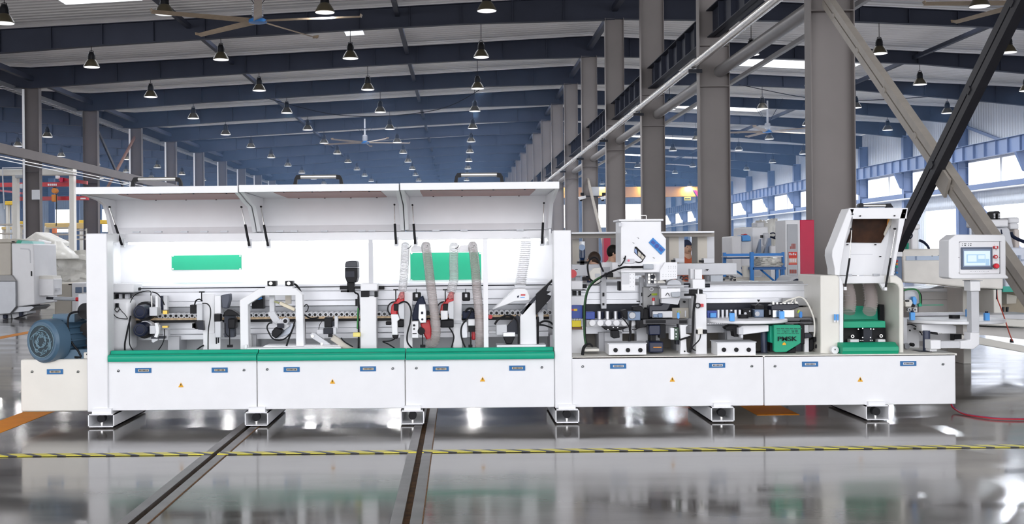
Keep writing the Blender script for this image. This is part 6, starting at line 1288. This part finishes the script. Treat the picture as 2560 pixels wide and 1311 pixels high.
for x, y in ((1300, 590), (1360, 570), (1415, 560), (1605, 570), (1668, 570)): m.pp([(x - 10, y - 40), (x + 14, y - 45), (x + 6, y + 45), (x - 8, y + 40)], 15.9, .05)
m.build('dark_clamps', DARK, u)
MB('M').pt([(1325, 358), (1430, 295)], 6, 15.8, 6, 0).build('white_rod', WHITE, u)
MB('N').pb(350, 485, 462, 900, Y + .8, .3).build('spindle_column', WHITE, u, .02); MB('N').pb(300, 480, 484, 560, Y + .75, .4).build('column_cap', WHITE, u, .02); MB('N').pb(285, 760, 362, 870, Y + .9, .3).build('green_base', GREEN, u); MB('N').pb(215, 560, 290, 880, Y + 1.0, .2).build('side_column', LGREY, u, .02); MB('N').pt([(300, 640), (345, 620), (360, 660), (330, 700)], 10, Y + .7).pt([(465, 722), (530, 750), (585, 800), (612, 850)], 20, Y + .9).build('black_hose', NAVY, u)
MB('N').pb(1395, 412, 1800, 525, Y + .9, .5).build('gantry_head', WHITE, u, .02); MB('N').pp([(1425, 525), (1780, 525), (1815, 560), (1880, 840), (1425, 840)], Y + 1, .4).build('head_body', LGREY, u, .02); MB('N').pb(1800, 380, 1960, 470, Y + 1.5, .4).pb(1815, 470, 1955, 560, Y + 1.5, .4).build('rear_head', WHITE, u, .02); MB('N').pb(1880, 555, 1965, 850, Y + 1.5, .3).build('rear_column', mat('pale_peach', (.70, .62, .57), .4), u, .02); MB('N').pb(1818, 560, 1890, 810, Y + 1.7, .2).build('green_panel', mat('aqua_green', (.02, .42, .32), .4), u)
MB('N').pp([(1355, 500), (1362, 310), (1385, 285), (1440, 285), (1468, 320), (1468, 410), (1430, 410), (1425, 330), (1395, 330), (1392, 500)], Y + 1.0, .2).pp([(1568, 410), (1575, 300), (1600, 285), (1650, 285), (1672, 310), (1672, 410), (1645, 410), (1640, 330), (1605, 330), (1600, 410)], Y + 1.0, .2).build('cable_chain', BLACK, u); m = MB('N')
for k in range(5): m.pb(1368, 340 + k * 30, 1390, 356 + k * 30, Y + .98, .03)
for k in range(3): m.pb(1582, 325 + k * 26, 1598, 340 + k * 26, Y + .98, .03); m.pb(1650, 325 + k * 26, 1666, 340 + k * 26, Y + .98, .03)
m.build('chain_links', WHITE, u); MB('N').pt([(1830, 600), (1850, 650), (1900, 690), (2040, 750)], 26, Y + 1.2).pt([(1550, 560), (1560, 600), (1535, 630)], 12, Y + .9).pt([(1685, 560), (1690, 600), (1700, 630)], 10, Y + .9).build('black_hose', NAVY, u)
MB('N').pb(70, 965, 212, 1500, 13.2, .3).build('button_box', SLATE, u, .01); MB('N').pb(0, 895, 215, 965, 13.6, .3).build('white_ledge', WHITE, u)
for k, mt in enumerate((RED, ORANGE, GREEN, SLATE, BLUE)): MB('N').pc(136, 1030 + k * 44, 16, 13.17, .04, 12).build('push_button', mt, u); MB('N').pc(96, 1032 + k * 44, 13, 13.17, .04, 12).build('push_button', WHITE, u)
Y = 13.8
o = MB('M').pt([(1502, 262), (1510, 400), (1555, 520), (1620, 700), (1690, 920), (1735, 1030)], 9, Y, 8, 4).build('hanging_cord', mat('cord_red', (.55, .08, .05), .5)); tag(o, 'red cord hanging slantwise in front of the beige router bed', 'cord'); MB('M').pp([(1728, 1008), (1742, 1008), (1758, 1058), (1722, 1058)], Y, .05).build('cord_plug', BLACK, o); MB('M').pt([(1500, 262), (1500, 340), (1498, 410)], 10, Y, 8, 0).build('cord_sleeve', DARK, o)
# ---- far orange crane bridge, fittings on the columns
Y = 122.0
u = thing('crane_bridge', 'orange overhead crane bridge spanning the right hall far away', 'crane', (17, Y, 7.1))
MB().box(5.9, 28.0, Y, Y + .8, 7.15, 8.25).build('bridge_girder', mat('crane_orange', (.40, .17, .01), .5), u, .02); MB('U').pp([(495, 85), (545, 85), (635, 215), (575, 215)], Y - .03, .05).build('red_stripe', CRIMSON, u); MB('U').pp([(497, 85), (515, 85), (590, 215), (572, 215)], Y - .05, .05).build('dark_stripe', NAVY, u)
MB('U').pb(350, 180, 385, 290, Y - .3, .6).build('hoist_frame', NAVY, u); MB('U').pb(475, 180, 495, 225, Y - .3, .6).build('hoist_frame', NAVY, u); MB('U').pb(385, 180, 478, 226, Y - .35, .2).build('yellow_sign', mat('sign_yellow', (.85, .68, .08), .5), u); m = MB('U')
for k in range(5): m.pb(398 + k * 15, 194, 408 + k * 15, 210, Y - .37, .03)
m.build('sign_marks', TEXTM, u)
MB('U').pb(385, 228, 500, 260, Y - .2, .5).build('hoist_drum', SLATE, u)
tag(MB().pb(1479, 467.5, 1498, 491.5, 49.2, .15).build('wall_box', LGREY), 'pale grey box mounted on a far middle column', 'box')
for x, s, lab in ((1456, -1, 'small white floodlight on the left of the far column box'), (1510, 1, 'small white floodlight on the right of the far column box')):
    u = thing('floodlight', lab, 'floodlight', W(x, 492, 49.0), 'floodlights on the far column'); MB().pp([(x - 10, 493), (x + 8, 489), (x + 9, 496), (x - 6, 500)], 49.0, .25).build('shade', WHITE, u); MB().pb(x - 4, 482, x + 4, 489, 49.05, .2).pb(x - 6, 498, x, 503, 49.05, .1).build('bracket', BLACK, u)
    MB().beam(W(x, 491, 49.15), W(1487, 491, 49.15), .05, .05).build('arm', DARK, u)
# ---- people glimpsed behind the machine
def skinned(name, pts, edges, rad, mt, parent, sub=2, root=0):
    me = bpy.data.meshes.new(name); me.from_pydata([tuple(p) for p in pts], edges, []); o = bpy.data.objects.new(name, me); COL.objects.link(o)
    o.modifiers.new('skin', 'SKIN')
    for i, r in enumerate(rad): me.skin_vertices[0].data[i].radius = (r, r)
    me.skin_vertices[0].data[root].use_root = True
    o.modifiers.new('smooth', 'SUBSURF').levels = sub; o.modifiers['smooth'].render_levels = sub
    me.materials.append(mt)
    if parent is not None: o.parent = parent; o.location = (0, 0, 0)
    dg = bpy.context.evaluated_depsgraph_get(); bpy.context.view_layer.update(); m2 = bpy.data.meshes.new_from_object(o.evaluated_get(dg)); o.modifiers.clear(); o.data = m2
    for p in m2.polygons: p.use_smooth = True
    return o
def person(x, y, lab, hgt, lean, turn, hair, shirt, trousers, cap=None):
    u = thing('person', lab, 'person', (x, y, 0)); u.rotation_euler.z = turn; k = hgt / 1.72
    L = lean; pts = [(0, 0, .95), (L * .3, 0, 1.15), (L * .7, 0, 1.38), (L * .95, -.01, 1.48), (L * 1.15, -.02, 1.56), (L * 1.2, -.03, 1.66)]; rad = [.13, .12, .13, .06, .085, .075]
    ed = [(0, 1), (1, 2), (2, 3), (3, 4), (4, 5)]
    def add(p, r, b):
        pts.append(p); rad.append(r); ed.append((b, len(pts) - 1)); return len(pts) - 1
    for s in (-1, 1):
        h = add((0, s * .1, .9), .09, 0); kn = add((.02, s * .1, .5), .06, h); an = add((0, s * .1, .09), .04, kn); add((.16, s * .11, .035), .035, an)
        sh = add((L * .7, s * .19, 1.38), .055, 2); el = add((L * .7 - .02, s * .25, 1.1), .042, sh); wr = add((L * .7 + .12, s * .24, .9), .028, el); pm = add((L * .7 + .16, s * .24, .84), .03, wr)
        for f in range(4): a = add((L * .7 + .20, s * (.21 + f * .02), .80 - .004 * abs(f - 1.5)), .009, pm); add((L * .7 + .215, s * (.21 + f * .02), .765 + .006 * abs(f - 1)), .008, a)
        a = add((L * .7 + .19, s * .205, .85), .01, pm); add((L * .7 + .22, s * .2, .83), .008, a)
    pts = [Vector(p) * k for p in pts]; rad = [r * k for r in rad]
    skinned('body', pts, ed, rad, SKIN, u)
    c = pts[5]; hd = c + Vector((.012, 0, -.045)) * k
    q = MB(); q.ball(hd, .1 * k, (1.0, .8, 1.2), 18, 12); q.ball(hd + Vector((.1, 0, -.01)) * k, .018 * k, (1.2, .8, 1.3), 8, 6)
    for s in (-1, 1): q.ball(hd + Vector((0, s * .082, -.005)) * k, .025 * k, (.6, .3, 1), 8, 6)
    f = q.build('face', SKIN, u); f.location = f.location
    e = MB()
    for s in (-1, 1): e.ball(hd + Vector((.088, s * .034, .012)) * k, .011 * k, (.5, 1, .7), 8, 6)
    e.beam(hd + Vector((.095, -.024, -.055)) * k, hd + Vector((.095, .024, -.055)) * k, .008, .008); e.build('eyes_and_mouth', HAIR, u)
    q = MB(); q.ball(hd + Vector((-.018, 0, .028)) * k, .108 * k, (1.0, .85, 1.08), 18, 12); q.build('cap' if cap else 'hair', cap or hair, u)
    if cap: MB().box(hd.x + .05, hd.x + .17, hd.y - .07, hd.y + .07, hd.z + .05, hd.z + .065).build('cap_peak', cap, u)
    tp = [pts[0] + Vector((0, 0, -.03)), pts[1], pts[2], pts[2] + Vector((L * .2, 0, .12))]; te = [(0, 1), (1, 2), (2, 3)]; tr = [.15 * k, .15 * k, .165 * k, .10 * k]
    for s in (-1, 1):
        b0 = len(tp); tp += [Vector((L * .7, s * .19, 1.38)) * k, Vector((L * .7 - .02, s * .25, 1.1)) * k, Vector((L * .7 + .09, s * .245, .95)) * k]; tr += [.075 * k, .06 * k, .045 * k]; te += [(2, b0), (b0, b0 + 1), (b0 + 1, b0 + 2)]
    skinned('shirt', tp, te, tr, shirt, u)
    tp = [pts[0] + Vector((0, 0, .02))]; te = []; tr = [.145 * k]
    for s in (-1, 1):
        b0 = len(tp); tp += [Vector((0, s * .1, .86)) * k, Vector((.02, s * .1, .5)) * k, Vector((0, s * .1, .1)) * k]; tr += [.105 * k, .075 * k, .06 * k]; te += [(0, b0), (b0, b0 + 1), (b0 + 1, b0 + 2)]
    skinned('trousers', tp, te, tr, trousers, u)
    for s in (-1, 1): MB().box(-.07, .2, s * .1 - .045, s * .1 + .045, 0, .075).build('shoe', BLACK, u, .02, local=True)
    for ch in u.children:
        if ch.name.split('.')[0] in ('face', 'eyes_and_mouth', 'hair', 'cap', 'cap_peak'): ch.location = ch.location + Vector((x, y, 0))
    return u
DBROWN = mat('dark_brown_hair', (.035, .018, .01), .5)
p1 = at(1538, 18.2); person(p1.x - .16, p1.y, 'black-haired person in a pale shirt leaning over behind the feed tower', 1.62, .12, -.3, HAIR, CLOTHW, CLOTHN)
p2 = at(1716, 20.0); person(p2.x, p2.y, 'person in a navy cap and orange shirt standing behind the rear frame', 1.70, .06, -1.3, HAIR, CLOTHO, CLOTHN, CLOTHN)
p3 = at(1500, 16.4); person(p3.x, p3.y, 'dark brown-haired person in navy clothes bending behind the cable loop', 1.52, .10, 2.6, DBROWN, CLOTHN, CLOTHN)
tag(MB().pb(1511, 596, 1527, 832, 24.6, .3).build('red_board', CRIMSON), 'narrow red upright board beside a far middle column', 'board')

# loose pieces that are really separate parts become parts of their own
SPLIT = ('bracket', 'suction_manifold', 'support_post', 'table_slot', 'frame_fascia', 'cable_trunk', 'cable', 'cable_loop', 'pivot_bolt', 'shaft_coupling', 'slide_gap', 'slide_post', 'pillar_gap', 'gear', 'foot_beam_x', 'strut_bracket_x', 'frame_tray', 'clamp_block', 'clamp_knob',
         'rail_clamp', 'plate_screws', 'latch_mark', 'pillar_clamp', 'sensor_head', 'white_leg', 'black_clamps', 'black_hose', 'white_block', 'hinge', 'cross_beam', 'diagonal', 'dark_clamps', 'cable_chain', 'hoist_frame', 'black_port', 'brass_valve', 'wiring', 'white_cable', 'table_plate', 'switch', 'slide_block', 'hood_bolt', 'handle_bracket', 'screws', 'motor_screws', 'bolts', 'dark_recess', 'window_view', 'adjust_lever', 'caster', 'motor', 'adjusting_knob', 'back_plate', 'motor_cap', 'gauge', 'stop_collar', 'link_arm_x', 'button_mark', 'header_side', 'text_strip')
def split_islands(o):
    me = o.data; n = len(me.vertices); par = list(range(n))
    def fd(i):
        while par[i] != i: par[i] = par[par[i]]; i = par[i]
        return i
    for p in me.polygons:
        r = fd(p.vertices[0])
        for v in p.vertices[1:]: par[fd(v)] = r
    roots = {}
    for i in range(n): roots.setdefault(fd(i), []).append(i)
    if len(roots) < 2 or len(roots) > 16: return
    for ids in roots.values():
        ix = {v: k for k, v in enumerate(ids)}
        lo = Vector([min(me.vertices[v].co[k] for v in ids) for k in range(3)]); hi = Vector([max(me.vertices[v].co[k] for v in ids) for k in range(3)]); cc = (lo + hi) / 2
        fs = [[ix[v] for v in p.vertices] for p in me.polygons if p.vertices[0] in ix]
        m2 = bpy.data.meshes.new(me.name); m2.from_pydata([tuple(me.vertices[v].co - cc) for v in ids], [], fs)
        for mm in me.materials: m2.materials.append(mm)
        m2.polygons.foreach_set('use_smooth', [True] * len(m2.polygons)); m2.set_sharp_from_angle(angle=0.6)
        q = bpy.data.objects.new(o.name.split('.')[0], m2); COL.objects.link(q); q.parent = o.parent; q.location = o.location + cc
        for md in o.modifiers:
            if md.type == 'BEVEL': w_ = q.modifiers.new('bevel', 'BEVEL'); w_.width = md.width; w_.segments = md.segments; w_.limit_method = 'ANGLE'; w_.angle_limit = md.angle_limit
    bpy.data.objects.remove(o)
for o in [o for o in COL.objects if o.type == 'MESH' and o.parent is not None and o.name.split('.')[0] in SPLIT and o.data.users == 1 and not o.children]: split_islands(o)
